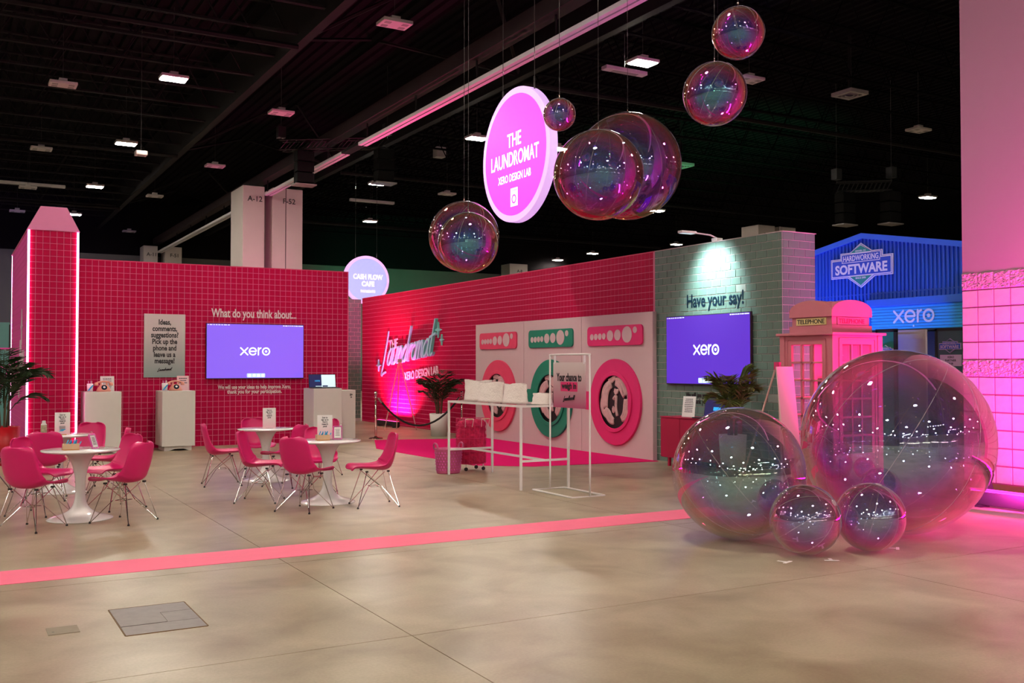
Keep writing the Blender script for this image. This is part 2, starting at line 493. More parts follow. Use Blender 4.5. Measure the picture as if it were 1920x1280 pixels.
# ------------------------------------------------------------------ lights helper
def area(name, parent, loc, target, size, energy, col, size_y=None, spread=180.):
    d = bpy.data.lights.new(name, 'AREA'); d.energy = energy; d.color = col; d.size = size
    if size_y: d.shape = 'RECTANGLE'; d.size_y = size_y
    d.spread = R(spread)
    o = bpy.data.objects.new(name, d); COL.objects.link(o); o.parent = parent
    o.location = loc
    o.rotation_euler = (Vector(target) - Vector(loc)).to_track_quat('-Z', 'Y').to_euler()
    return o
def spot(name, parent, loc, target, energy, col, ang=40., blend=.6, rad=.05):
    d = bpy.data.lights.new(name, 'SPOT'); d.energy = energy; d.color = col; d.spot_size = R(ang); d.spot_blend = blend; d.shadow_soft_size = rad
    o = bpy.data.objects.new(name, d); COL.objects.link(o); o.parent = parent
    o.location = loc
    o.rotation_euler = (Vector(target) - Vector(loc)).to_track_quat('-Z', 'Y').to_euler()
    return o

# ================================================================== THE HALL
fl = struct(thing('floor', 'grey-tan polished concrete floor in large jointed slabs', 'floor'))
B(-60, 80, -60, 70, -.12, -.008).build('screed', 'ink_black', fl)
XS = [-60, -9.55, -5.55, -1.55, 2.45, 6.45, 10.45, 14.45, 18.45, 80]
YS = [-60, -2.5, 1.5, 5.53, 8.05, 12.1, 16.1, 20.1, 24.1, 28.1, 70]
g = .0035
for i in range(len(XS) - 1):
    for j in range(len(YS) - 1):
        B(XS[i] + g, XS[i + 1] - g, YS[j] + g, YS[j + 1] - g, -.1, 0).build('slab', 'polished_concrete', fl)

struct(tag(B(-40, 80, 60, 60.3, 0, 7.9).build('wall_back', 'wall_grey'), 'grey rear wall of the hall behind the booths', 'wall'))
struct(tag(B(-40, 80, 60, 60.3, 7.9, 11.2).build('wall_back_upper', 'ceiling_black'), 'black band of the rear wall above the grey part', 'wall'))
struct(tag(B(-40.3, -40, -46, 60, 0, 11.2).build('wall_left', 'wall_grey'), 'grey hall wall outside the picture on the left', 'wall'))
struct(tag(B(80, 80.3, -46, 60, 0, 11.2).build('wall_right', 'wall_grey'), 'grey hall wall outside the picture on the right', 'wall'))
struct(tag(B(-40, 80, -46.3, -46, 0, 11.2).build('wall_front', 'wall_beige'), 'beige hall wall behind the photographer', 'wall'))

ce = struct(thing('ceiling', 'black open ceiling of corrugated deck and steel joists', 'ceiling'))
mb = MB(); x = -40.
while x < 80:
    for a, b, za, zb in ((0, .14, 11., 11.), (.14, .17, 11., 10.92), (.17, .29, 10.92, 10.92), (.29, .32, 10.92, 11.)):
        n = len(mb.v)
        mb.add([(x + a, -46, za), (x + b, -46, zb), (x + b, 60, zb), (x + a, 60, za)], [(3, 2, 1, 0)])
    x += .32
mb.build('deck', 'ceiling_black', ce)
def joist_mesh(span):
    mb = MB()
    for z in (9.5, 10.86):
        mb.box(0, span, -.06, -.012, z, z + .05); mb.box(0, span, .012, .06, z, z + .05)
    x = .3; up = True
    while x < span - 1:
        a, b = (9.52, 10.88) if up else (10.88, 9.52)
        mb.tube([(x, 0, a), (x + .78, 0, b)], .022, 4); x += .78; up = not up
    return mb.mesh('joist', 'steel_black')
M('steel_shaded', (.003, .003, .003), .9, var=.2, spec=.05)  # darker copy of the joist steel, dimness of the right bay painted in
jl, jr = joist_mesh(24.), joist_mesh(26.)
jr.materials[0] = MATS['steel_shaded']
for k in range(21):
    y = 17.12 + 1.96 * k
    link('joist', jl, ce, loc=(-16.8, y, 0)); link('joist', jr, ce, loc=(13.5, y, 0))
for x0, x1, z0, z1 in ((7.2, 7.42, 9.3, 10.9), (13.2, 13.42, 9.3, 10.9), (10.28, 10.62, 8.58, 8.92)):
    B(x0, x1, -10, 60, z0, z1).build('girder', 'beam_dark' if x0 > 10 and x0 < 11 else 'steel_black', ce)
for y in (23., 37.2, 51.):
    mb = MB()
    for s in (-1, 1):
        mb.tube([(7.3, y, 9.4), (10.3, y + 3.2 * s, 10.8)], .05, 5)
        mb.tube([(13.3, y, 9.4), (10.6, y + 3.2 * s, 10.8)], .05, 5)
    mb.tube([(-16, y, 9.2), (7.2, y, 9.2)], .07, 6); mb.tube([(13.4, y, 9.2), (40, y, 9.2)], .07, 6)
    mb.build('bracing', 'steel_black', ce)

tr = thing('partition_track', 'pale twin metal track running under the ceiling to the columns', 'track', (10.45, 0, 8.0))
for x in (-.13, .025):
    for y0, y1 in ((2, 27.2), (28.6, 37.0), (38.6, 59)):
        B(x, x + .11, y0, y1, 0, .09).build('rail', 'aluminium', tr)
for k in range(16): B(-.02, .02, 3 + k * 3.4, 3.04 + k * 3.4, .09, .60).build('hanger', 'steel_black', tr)
B(-.14, .14, 27.2, 28.6, .02, .10).build('track_switch_box', 'steel_black', tr)

def column(name, x0, x1, y, d, code, label, h=8.35, seam=None):
    t = struct(thing(name, label, 'column', (x0, y, 0)))
    w = x1 - x0
    if seam:
        B(0, seam - .012, 0, d, 0, h).build('shaft', 'concrete_column', t, bevel=.02)
        B(seam + .012, w, 0, d, 0, h).build('shaft', 'concrete_column', t, bevel=.02)
        B(seam - .02, seam + .02, .03, d - .03, 0, h - .02).build('shadow_joint', 'ink_black', t)
    else:
        B(0, w, 0, d, 0, h).build('shaft', 'concrete_column', t, bevel=.02)
    put_text(code, t, w * .55, -.004, h - .48, 'ink_black', h=.2, bold=.01)
    return t
column('column', 9.54, 10.36, 37.1, 1.8, 'A-12', 'pale concrete hall column marked A-12')
column('column', 10.66, 11.83, 37.1, 1.2, 'F-52', 'pale concrete hall column marked F-52 beside the magenta gap', seam=.52)
column('column', 9.54, 10.30, 58.6, 1.2, 'A-11', 'far hall column marked A-11 showing above the tiled wall')
column('column', 10.70, 11.62, 58.6, 1.2, 'F-51', 'far hall column marked F-51 showing above the tiled wall')
column('column', 34.4, 35.5, 36.2, 1.2, 'F-48', 'distant hall column showing over the green brick wall', h=8.5)
column('column', 35.8, 36.9, 36.2, 1.2, 'P-48', 'distant hall column beside another over the green brick wall', h=8.5)
column('column', 33.0, 34.4, 58.4, 1.2, 'A-8', 'distant white column rising over the pink partition', h=8.5)

# ------------------------------------------------------------------ high-bay lamps
def highbay(lit):
    t = thing('high_bay_lamp' if lit else 'unlit_high_bay_lamp', '', 'ceiling lamp')
    B(-.34, .34, -.24, .24, .02, .10).build('housing', 'fixture_white', t, bevel=.015)
    B(-.10, .10, -.10, .10, .10, .20).build('driver_box', 'fixture_white', t)
    MB().tube([(0, 0, .2), (0, 0, 1.9)], .006, 4).build('suspension_cable', 'cable_dark', t)
    if lit:
        for x in (-.30, .02):
            MB().add([(x, -.2, .004), (x + .28, -.2, .004), (x + .28, .2, .004), (x, .2, .004)], [(3, 2, 1, 0)]).build('diffuser', 'lamp_lit', t)
    else:
        for x in (-.20, .20):
            for y in (-.11, .11):
                mb = MB()
                mb.box(x - .07, x + .07, y - .06, y + .06, .014, .02)
                mb.build('led_cluster', 'fixture_dot', t)
    return t
LIT = [(5.03, 26.57, 'lit ceiling lamp nearest the top left among the dark joists'), (5.14, 35.18, 'lit ceiling lamp second along the row above the tiled tower'),
       (5.27, 44.28, 'lit ceiling lamp third along the row above the tiled tower'), (5.37, 52.97, 'lit ceiling lamp peeking beside the tower roof'),
       (14.98, 28.69, 'lit ceiling lamp just left of the oval laundromat sign'), (15.23, 37.92, 'lit ceiling lamp right of the numbered columns'),
       (18.88, 48.02, 'lit ceiling lamp above the round blue cafe sign'), (14.75, 19.48, 'large lit ceiling lamp beside a grey strip light'),
       (18.07, 28.68, 'lit ceiling lamp between the oval sign and the bubbles'), (37.14, 54.57, 'lit ceiling lamp low over the pink partition top'),
       (38.8, 47.92, 'lit ceiling lamp low over the joint of pink and green walls'), (37.33, 59.2, 'small lit ceiling lamp farthest over the pink partition'),
       (37.59, 28.94, 'lit ceiling lamp beside the pink pillar over the blue facade'), (29.52, 37.9, 'small lit ceiling lamp under the biggest hanging bubble')]
LP, UP = highbay(True), highbay(False)
def clear_y(y):
    d = (y - 17.12 + .98) % 1.96 - .98
    return y + (.13 - d) if abs(d) < .12 and y > 16 else y
first = True
for x, y, lab in LIT:
    o = LP if first else copy_tree(LP); first = False
    o.location = (x, clear_y(y), 9.0); tag(o, lab, 'ceiling lamp', 'lit high-bay lamps')
extra = [(5, 17.4), (-5, 17.4), (-5, 26.5), (-14.5, 17.4), (-14.5, 26.5), (-14.5, 35.5), (-24, 26.5), (-24, 35.5), (-14.5, 44.5)]
extra += [(x, y) for x in (-24, -14.5, -5, 5, 15, 26, 37) for y in (8.4, -.7, -9.8, -18.9, -28., -37.)]
for x, y in extra:
    o = copy_tree(LP); o.location = (x, clear_y(y), 9.0)
    tag(o, 'lit hall lamp behind the camera, seen only mirrored in the bubbles', 'ceiling lamp', 'lit lamps mirrored in the bubbles')
UNLIT = [(2.6, 28.64, 'unlit white lamp with dotted face at the upper left edge'), (2.75, 37.58, 'unlit white lamp below the dotted one at left'),
         (2.88, 46.07, 'unlit white lamp left of the tower roof tip'), (2.89, 53.4, 'unlit white lamp lowest at the left, beside the tower roof'),
         (8.63, 37.63, 'unlit white lamp left of the numbered columns'), (7.88, 45.66, 'unlit white lamp right of the tower roof'),
         (8.4, 19.96, 'large unlit white lamp at the top centre of the ceiling'), (8.49, 28.71, 'unlit white lamp beside the black truss'),
         (8.74, 58.4, 'unlit white lamp low between tower roof and columns'), (18.81, 38.66, 'unlit white lamp left of the lower hanging bubbles'),
         (26.63, 20.87, 'unlit white lamp beside the pink pillar top'), (18.08, 19.33, 'unlit white lamp half behind a hanging bubble')]
first = True
for x, y, lab in UNLIT:
    o = UP if first else copy_tree(UP); first = False
    o.location = (x, clear_y(y), 9.0); tag(o, lab, 'ceiling lamp', 'unlit high-bay lamps')

# ------------------------------------------------------------------ tiled tower, LED edged
P = .1143
def tile_mesh(w, h, d=.006, mat='tile_crimson', c=.004):
    mb = MB()
    a, b = w / 2, h / 2
    mb.add([(-a, 0, -b), (a, 0, -b), (a, 0, b), (-a, 0, b), (-a + c, -d, -b + c), (a - c, -d, -b + c), (a - c, -d, b - c), (-a + c, -d, b - c)],
           [(4, 5, 6, 7), (0, 1, 5, 4), (1, 2, 6, 5), (2, 3, 7, 6), (3, 0, 4, 7)])
    return mb
def tile_field(name, parent, cells, d=.006, mat='tile_crimson', c=.004, loc=None, rot=None):
    """cells: (cx, cz, w, h); joined when too many to be single parts"""
    mb = MB()
    for cx, cz, w, h in cells:
        t = tile_mesh(w, h, d, mat, c); mb.add([(x + cx, y, z + cz) for x, y, z in t.v], t.f)
    o = mb.build(name, mat, parent, loc=loc, rot=rot); o['kind'] = 'stuff'; return o
GR = .009
TL = tile_mesh(P - GR, P - GR).mesh('tile', 'tile_crimson')

tw = thing('tiled_tower', 'tall pink tiled tower with sloped roof and glowing pink edges', 'tower', (1.245, 19.6, 0))
TW, TD, THH = .815, 4.9, 4.04
B(0, TW, 0, TD, 0, THH).build('core', 'grout_pink', tw)
cols = 7; rows = int(THH / P)
x0 = (TW - .05 - cols * P) / 2 + .025
cells = []
for j in range(rows):
    for i in range(cols):
        cx, cz = x0 + (i + .5) * P, THH - (j + .5) * P
        if cz > .35: link('tile', TL, tw, loc=(cx, 0, cz))
        else: cells.append((cx, cz, P - GR, P - GR))
tile_field('tile_field', tw, cells)
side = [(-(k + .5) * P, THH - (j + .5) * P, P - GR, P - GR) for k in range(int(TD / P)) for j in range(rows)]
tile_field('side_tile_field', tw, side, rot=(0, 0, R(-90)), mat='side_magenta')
MB().prism([(-.03, THH), (TW + .03, THH), (TW - .19, THH + .43), (.19, THH + .43)], -.02, TD + .02).build('mansard_roof', 'mansard_pink', tw, bevel=.006)
for x, y in ((-.012, -.012), (TW - .022, -.012), (-.012, TD - .03)):
    B(x, x + .034, y - .022, y + .012, 0, THH - .01).build('led_strip', 'led_strip', tw)
mb = MB(); mb.prism(star4(-1.3, 2.75, .22, .34), -.02, 0); stroke(mb, [(-1.9, 1.5), (-1.6, 2.4), (-1.2, 1.9), (-.8, 2.2)], .22, -.02, 0)
mb.build('emblem', 'letter_white', tw, rot=(0, 0, R(-90)), loc=(-.004, 0, -.4))

# ------------------------------------------------------------------ tiled wall with screen
AX0, AX1, AY, AH = 2.065, 7.56, 20.5, 3.64
wa = thing('tiled_partition', 'pink tiled partition carrying the lilac screen and white lettering', 'partition', (AX0, AY, 0))
AL = AX1 - AX0
B(0, AL, 0, .18, 0, AH).build('core', 'grout_pink', wa)
B(-.002, AL + .006, -.008, .19, AH, AH + .012).build('top_trim', 'partition_edge', wa)
B(AL, AL + .006, -.006, .19, 0, AH).build('end_trim', 'partition_edge', wa)
nc, nr = int(AL / P), int(AH / P)
wcells = []; k = 0
for j in range(nr):
    for i in range(nc + 1):
        w = P - GR if i < nc else AL - nc * P - GR
        if w < .02: continue
        cx, cz = (i * P + GR / 2 + w / 2), AH - (j + .5) * P
        X = AX0 + cx
        hid = (4.5 < X < 6.6 and 1.3 < cz < 2.5) or (3.3 < X < 4.2 and 1.35 < cz < 2.65)
        if not hid and i < nc and cz > 2.7 and k < 300: link('tile', TL, wa, loc=(cx, 0, cz)); k += 1
        else: wcells.append((cx, cz, w, P - GR))
lo = AH - nr * P
for i in range(nc): wcells.append((i * P + P / 2, lo / 2, P - GR, lo - GR))
tile_field('tile_field', wa, wcells)
def on_a(X): return X - AX0
put_text('What do you think about...', wa, on_a(5.53), -.008, 2.66, 'vinyl_pale', w=1.76, h=.23, bold=.022)
put_text('We will use your ideas to help improve Xero,', wa, on_a(5.54), -.008, 1.17, 'vinyl_pale', w=1.51, h=.105, bold=.025)
put_text('thank you for your participation.', wa, on_a(5.54), -.008, 1.075, 'vinyl_pale', w=1.13, h=.105, bold=.025)

def television(label, loc, rz, scr, w=2.02, h=1.13):
    t = thing('television', label, 'screen', loc, rz)
    B(-w / 2, w / 2, -.055, -.012, -h / 2, h / 2).build('casing', 'black_plastic', t, bevel=.004)
    B(-.3, .3, -.012, .010, -.25, .25).build('wall_bracket', 'black_metal', t)
    B(-w / 2 + .012, w / 2 - .012, -.058, -.055, -h / 2 + .018, h / 2 - .012).build('display', scr, t)
    wordmark(t, -.02 if scr == 'screen_lilac' else 0, -.0, .62, -.058, 'screen_white', .002)
    mb = MB(); mb.prism(rrect(-.19, .19, -h / 2 + .03, -h / 2 + .115, .02), -.060, -.058); mb.build('dock_bar', 'screen_dock', t)
    mb = MB()
    for k in range(4): mb.prism(rrect(-.16 + k * .09, -.16 + k * .09 + .06, -h / 2 + .042, -h / 2 + .102, .012), -.0625, -.060)
    mb.build('dock_icons', 'screen_white', t)
    mb = MB(); x = -w / 2 + .03
    for q in (.02, .05, .03, .03, .04, .03, .06, .04): mb.box(x, x + q, -.060, -.058, h / 2 - .038, h / 2 - .024); x += q + .02
    x = w / 2 - .45
    for q in (.03, .05, .02, .02, .03, .02, .05, .10): mb.box(x, x + q, -.060, -.058, h / 2 - .038, h / 2 - .022); x += q + .015
    mb.build('menu_bar', 'screen_white', t)
    return t
television('wall screen glowing lilac with white xero wordmark on the pink tiles', (5.545, AY - .02, 1.91), 0, 'screen_lilac')

po = thing('poster', 'grey-green poster reading Ideas comments suggestions on pink tiles', 'poster', (3.745, AY - .008, 2.01))
m = M('poster_fade', (.42, .46, .44), .6)
nt = m.node_tree; bsd = nt.nodes['Principled BSDF']
gr = nt.nodes.new('ShaderNodeTexCoord'); sp = nt.nodes.new('ShaderNodeSeparateXYZ'); rp = nt.nodes.new('ShaderNodeValToRGB'); mr = nt.nodes.new('ShaderNodeMapRange')
mr.inputs[1].default_value = -.62; mr.inputs[2].default_value = .62
nt.links.new(gr.outputs['Object'], sp.inputs[0]); nt.links.new(sp.outputs['Z'], mr.inputs[0]); nt.links.new(mr.outputs[0], rp.inputs[0]); nt.links.new(rp.outputs[0], bsd.inputs['Base Color'])
rp.color_ramp.elements[0].color = (.26, .36, .33, 1); rp.color_ramp.elements[1].color = (.66, .58, .57, 1); rp.color_ramp.elements[1].position = .75
B(-.39, .39, -.03, 0, -.625, .625).build('panel', 'poster_fade', po, bevel=.003)
for k, s in enumerate(('Ideas,', 'comments,', 'suggestions?', 'Pick up the', 'phone and', 'leave us a', 'message!')):
    link('lettering', text_sized(s, 'ink_black', .142, .74, .03, .002), po, loc=(0, -.031, .42 - k * .128))
mini_logo(po, 0, -.50, .26, -.031)

# ------------------------------------------------------------------ long pink wall with washing machines
BX, BY0, BY1, BH = 10.6, 27.55, 13.67, 3.58
wb = thing('tiled_partition', 'long pink tiled partition behind the washing machine panels and laundromat lettering', 'partition', (BX, BY0, 0), -90)
BL = BY0 - BY1
B(0, BL, 0, .18, 0, BH).build('core', 'grout_pink', wb)
B(-.006, BL, -.008, .19, BH, BH + .012).build('top_trim', 'partition_edge', wb)
nc, nr = int(BL / P), int(BH / P)
cells = []
for i in range(nc):
    for j in range(nr):
        cx, cz = (i + .5) * P, BH - (j + .5) * P
        if cx > 7.6 and cz < 2.4: continue
        cells.append((cx, cz, P - GR, P - GR))
lo = BH - nr * P
for i in range(int(7.5 / P)): cells.append((i * P + P / 2, lo / 2, P - GR, lo - GR))
tile_field('tile_field', wb, cells)
def on_b(Y): return BY0 - Y
put_text('THE', wb, on_b(25.18), -.008, 2.20, 'letter_white', w=.62, h=.26, bold=.02, depth=.015, rot=(0, R(-5), 0))
script_word(wb, on_b(25.95), 1.60, .42, 3.45, -.008, 'teal_letter', pen=.125, slope=.085, depth=.02)
put_text('XERO DESIGN LAB', wb, on_b(23.38), -.008, 1.42, 'letter_white', w=2.1, h=.22, bold=.012, depth=.015, rot=(0, R(-5), 0))
for Y, z, rx, rz in ((22.3, 2.5, .20, .20), (22.1, 2.25, .12, .14), (26.2, 1.62, .17, .17)):
    MB().prism(star4(on_b(Y), z, rx, rz), -.05, -.008).build('sparkle', 'teal_letter', wb)
# short green brick return wall at the far end
def brick_wall(t, L, H, bw, bh, pick, rot=None, loc=None, joint=.008, depth=.008, pale=()):
    """running bond; pick(cx, cz) -> single part, else joined"""
    full = tile_mesh(bw - joint, bh - joint, depth, c=.004).mesh('brick', 'brick_green')
    fullp = tile_mesh(bw - joint, bh - joint, depth, c=.004).mesh('brick', 'brick_pale')
    rest = []
    M4 = Matrix.Identity(4)
    if rot: M4 = Matrix.Rotation(rot, 4, 'Z')
    if loc: M4 = Matrix.Translation(loc) @ M4
    j = 0
    while (j + 1) * bh <= H + .001:
        cz = H - (j + .5) * bh
        x = -bw / 2 if j % 2 else 0.
        i = 0
        while x < L - .01:
            a, b = max(x, 0), min(x + bw, L)
            w = b - a - joint
            if w > .02:
                cx = (a + b) / 2
                if b - a > bw - .001 and pick(cx, cz):
                    o = link('brick', fullp if (i, j) in pale else full, t); o.matrix_local = M4 @ Matrix.Translation((cx, 0, cz))
                else: rest.append((cx, cz, w, bh - joint))
            x += bw; i += 1
        j += 1
    if rest:
        mb = MB()
        for cx, cz, w, h in rest:
            q = tile_mesh(w, h, depth); mb.add([(a + cx, b, c + cz) for a, b, c in q.v], q.f)
        o = mb.build('brick_field', 'brick_green', t); o.matrix_local = M4; o['kind'] = 'stuff'
gw = thing('brick_partition', 'short dark green brick partition at the far end of the pink wall', 'partition', (7.9, 27.6, 0))
B(0, 2.68, 0, .2, 0, BH - .02).build('core', 'mortar_pale', gw)
brick_wall(gw, 2.68, BH - .02, .225, .12, lambda x, z: False)

# ------------------------------------------------------------------ washing machine panels
def washer_door(t, cx, cz, col):
    d = MB().ringprism(circle(cx, cz, .775, 56), circle(cx, cz, .52, 56), -.05, 0).build('door_ring', col, t, bevel=.006)
    MB().ringprism(circle(cx, cz, .545, 48), circle(cx, cz, .475, 48), -.075, -.05).build('inner_rim', col, d, bevel=.006)
    MB().prism([(cx - .93, cz - .17), (cx - .70, cz - .17), (cx - .70, cz + .17), (cx - .93, cz + .17)], -.045, 0).build('hinge_tab', col, d)
    MB().prism([(cx + .45, cz - .16)] + [(cx + .535 * math.cos(R(a)), cz + .535 * math.sin(R(a))) for a in range(-17, 18, 5)] + [(cx + .45, cz + .16)], -.078, -.05).build('handle', col, d)
    MB().prism(circle(cx, cz, .515, 48), -.012, -.002).build('drum', 'drum_black', t)
    # tumbling laundry
    rnd = random.Random(int(cx * 100))
    mb = MB()
    for k, (a0, a1, rr, tk) in enumerate(((110, 200, .33, .20), (165, 225, .40, .10), (20, 85, .36, .22), (-55, 10, .36, .17), (205, 262, .33, .18), (85, 118, .42, .10), (-20, 30, .42, .10), (240, 262, .14, .10), (60, 95, .20, .10))):
        ph_ = rnd.uniform(0, 6)
        for off in (-.62, 0., .62):
            pts = []
            for q in range(13):
                f = q / 12; a = R(a0 + (a1 - a0) * f)
                r_ = rr + off * tk * .5 * math.sin(math.pi * (.12 + .76 * f)) + .02 * math.sin(ph_ + 5 * f)
                pts.append((cx + r_ * math.cos(a), -.028 - .008 * math.cos(off * 2 + f * 3), cz + r_ * math.sin(a)))
            n0 = len(mb.v)
            mb.tube(pts, tk * .24, 8)
            for i in range(n0, len(mb.v)):
                x, y, z = mb.v[i]
                d2 = math.hypot(x - cx, z - cz)
                if d2 > .47: x, z = cx + (x - cx) * .47 / d2, cz + (z - cz) * .47 / d2
                mb.v[i] = (x, max(-.049, min(-.012, -.03 + (y + .03) * .5)), z)
    pts = spline([(cx - .05, cz + .05), (cx + .03, cz + .1), (cx + .02, cz - .1), (cx + .06, cz - .25)], 4)
    mb.tube([(p.x, -.02, p.y) for p in pts], .03, 6)
    mb.build('laundry', 'laundry_pale', t, smooth=True)
for Y0, Y1, col, lab in ((20.16, 17.99, 'pink_coral', 'washing machine panel with coral door farthest along the pink wall'),
                         (17.985, 15.815, 'sign_green', 'middle washing machine panel with green door and controls'),
                         (15.81, 13.61, 'pink_hot', 'nearest washing machine panel, pink door beside the green brick wall')):
    w = Y0 - Y1
    t = thing('washing_machine_panel', lab, 'washing machine', (10.5, Y0, 0), -90, 'washing machine panels')
    B(.004, w - .004, 0, .088, .0, 2.545).build('front_panel', 'panel_white', t, bevel=.004)
    cp = MB().prism(rrect(.24, w - .26, 1.98, 2.34, .075), -.03, 0).build('control_panel', col, t, bevel=.004)
    u = (w - .5) / 1.7
    for cx, cz, r in ((.40, 2.145, .058), (.53, 2.147, .058), (.66, 2.15, .058), (.79, 2.153, .058), (.985, 2.16, .098), (1.215, 2.166, .098), (1.50, 2.17, .145), (1.735, 2.245, .058)):
        MB().prism(circle(.24 + (cx - .24) * u, cz, r, 24), -.036, -.03).build('button', 'panel_white', cp)
    washer_door(t, w / 2 + .03, .965, col)

# ------------------------------------------------------------------ green brick wall
GY1 = 10.665
gb = thing('brick_partition', 'green brick partition with teal spotlight pool and Have your say lettering', 'partition', (BX, BY1, 0), -90)
GL = BY1 - GY1
B(0, GL, 0, .66, 0, BH).build('core', 'mortar_pale', gb)
B(-.002, GL + .012, -.012, .68, BH, BH + .01).build('top_trim', 'mortar_pale', gb)
used = [0]
def pk(x, z):
    Y = BY1 - x
    if (11.2 < Y < 13.3 and 1.28 < z < 2.46) or z < .42: return False
    used[0] += 1
    return used[0] <= 240
brick_wall(gb, GL, BH, .225, .1193, pk, pale=((9, 6), (10, 14), (0, 17), (12, 20)))
used2 = [0]
def pk2(x, z):
    used2[0] += 1
    return z > 1.9 and used2[0] <= 58
brick_wall(gb, .66, BH, .225, .1193, pk2, rot=R(90), loc=(GL, 0, 0))
def on_g(Y): return BY1 - Y
put_text('Have your say!', gb, on_g(12.14), -.010, 2.64, 'ink_navy', w=1.34, h=.29, bold=.02)
put_text('We will use your ideas to help improve Xero,', gb, on_g(12.1), -.010, 1.13, 'ink_black', w=1.5, h=.105, bold=.03)
put_text('thank you for your participation.', gb, on_g(12.1), -.010, 1.03, 'ink_black', w=1.13, h=.105, bold=.03)
television('wall screen glowing violet with white xero wordmark on green bricks', (BX - .02, 12.265, 1.872), -90, 'screen_violet')
# clamp-on spotlight on top of the green wall
sl = thing('arm_spotlight', 'slim white arm spotlight clamped on top of the green wall', 'spotlight', (BX, 12.12, BH + .012))
B(-.03, .10, -.06, .06, 0, .05).build('clamp', 'fixture_white', sl, bevel=.005)
MB().tube([(.03, 0, .05), (-.10, 0, .09), (-.50, 0, .11)], .012, 6).build('arm', 'fixture_white', sl)
hd = B(-.72, -.42, -.055, .055, .085, .125).build('lamp_head', 'fixture_white', sl, bevel=.01)
B(-.70, -.46, -.045, .045, .082, .085).build('lens', 'screen_pale', hd)
spot('spot_beam', sl, (-.66, 0, .07), (0.02, 0, -.62), 620, (.74, .96, 1.), 84, 1., .12)

# ================================================================== BLOCK PILLAR, right
PX, PY1 = 11.912, 8.68
pl = thing('block_pillar', 'concrete block pillar flooded with pink light', 'pillar', (PX, PY1, 0), -90)
PLEN, BK, BHH = 4.7, .2345, .2315
B(0, PLEN, .02, 1.2, 0, 2.78).build('core', 'block_mortar', pl)
B(.01, PLEN, .01, 1.2, 2.85, 11.).build('plain_shaft', 'drywall_paint', pl)
def rough_block(w, h, rnd, amp, n=8):
    mb = MB(); vs = []; fs = []
    for j in range(n + 1):
        for i in range(n + 1):
            e = 0 if i in (0, n) or j in (0, n) else 1
            vs.append((-w / 2 + w * i / n, -(.012 + e * rnd.uniform(0, amp)), -h / 2 + h * j / n))
    for j in range(n):
        for i in range(n):
            a = j * (n + 1) + i; fs.append((a, a + 1, a + n + 2, a + n + 1))
    mb.add(vs, fs)
    m = len(mb.v)
    mb.add([(-w / 2, -.012, -h / 2), (w / 2, -.012, -h / 2), (w / 2, -.012, h / 2), (-w / 2, -.012, h / 2), (-w / 2, .03, -h / 2), (w / 2, .03, -h / 2), (w / 2, .03, h / 2), (-w / 2, .03, h / 2)],
           [(0, 4, 5, 1), (1, 5, 6, 2), (2, 6, 7, 3), (3, 7, 4, 0)])
    return mb.mesh('block', 'block_rock')
rnd = random.Random(3)
smooth_b = tile_mesh(BK - .012, BHH - .013, .014, c=.006).mesh('block', 'block_face')
rough_b = [rough_block(BK - .006, BHH - .008, rnd, .032, 14) for _ in range(3)]
for j in range(12):
    z = .10 + (j + .5) * BHH - .02
    for i in range(18):
        rock = j in (11, 6)
        me = rough_b[(i * 7 + j) % 3] if rock else smooth_b
        link('block', me, pl, loc=((i + .5) * BK, .02, z))
B(0, PLEN, .0, .05, 0, .075).build('skirting', 'rust_edge', pl)
B(0, PLEN, .012, .06, 2.79, 2.86).build('torn_edge', 'block_rock', pl)

def led_batten(name, label, loc, rz, L, col, energy, tgt, spread=120, h=.20):
    t = thing(name, label, 'floor light', loc, rz)
    B(0, L, -.06, .06, .03, h).build('housing', 'black_metal', t, bevel=.008)
    B(.02, L - .02, -.045, .045, h, h + .004).build('lens_strip', M('lens_' + name, col, .3, emit=col, es=3.), t)
    for x in (.1, L - .18): B(x, x + .08, -.08, .08, 0, .03).build('foot', 'black_plastic', t)
    area('wash_light', t, (L / 2, .02, h + .03), tgt, L * .9, energy, col, .05, spread)
    return t
lb = led_batten('floor_wash_bar', 'long black light bar on the floor before the pink pillar', (10.36, 7.45, 0), -90, 4.4, (1., .03, .55), 900, (1.8, 1.5, 1.75), 180)
B(.05, 4.35, -.066, -.06, .184, .196).build('kick_strip', 'lens_floor_wash_bar', lb)
area('floor_fill_light', lb, (2.2, -.09, .19), (2.2, -2.4, -.06), 4.2, 85, (1., .0, .30), .02, 45)  # extra front light added to the bar to throw the magenta floor pool
lb2 = led_batten('wash_bar', 'black light bar at the foot of the pink wall behind the rope', (10.2, 25.3, 0), -90, 1.35, (1., .05, .30), 460, (.68, .42, 1.8), 130, .16)
cb = thing('power_cable', 'black power cable looping on the floor by the pink pillar', 'cable', (11.3, 7.25, 0), 0)
MB().tube([p for p in spline([(0, .3, .02), (.05, .15, .03), (.1, 0, .25), (.1, -.3, .28), (.12, -.5, .1), (.1, -.8, .02)], 5)], .018, 6).build('cable_loop', 'black_plastic', cb)

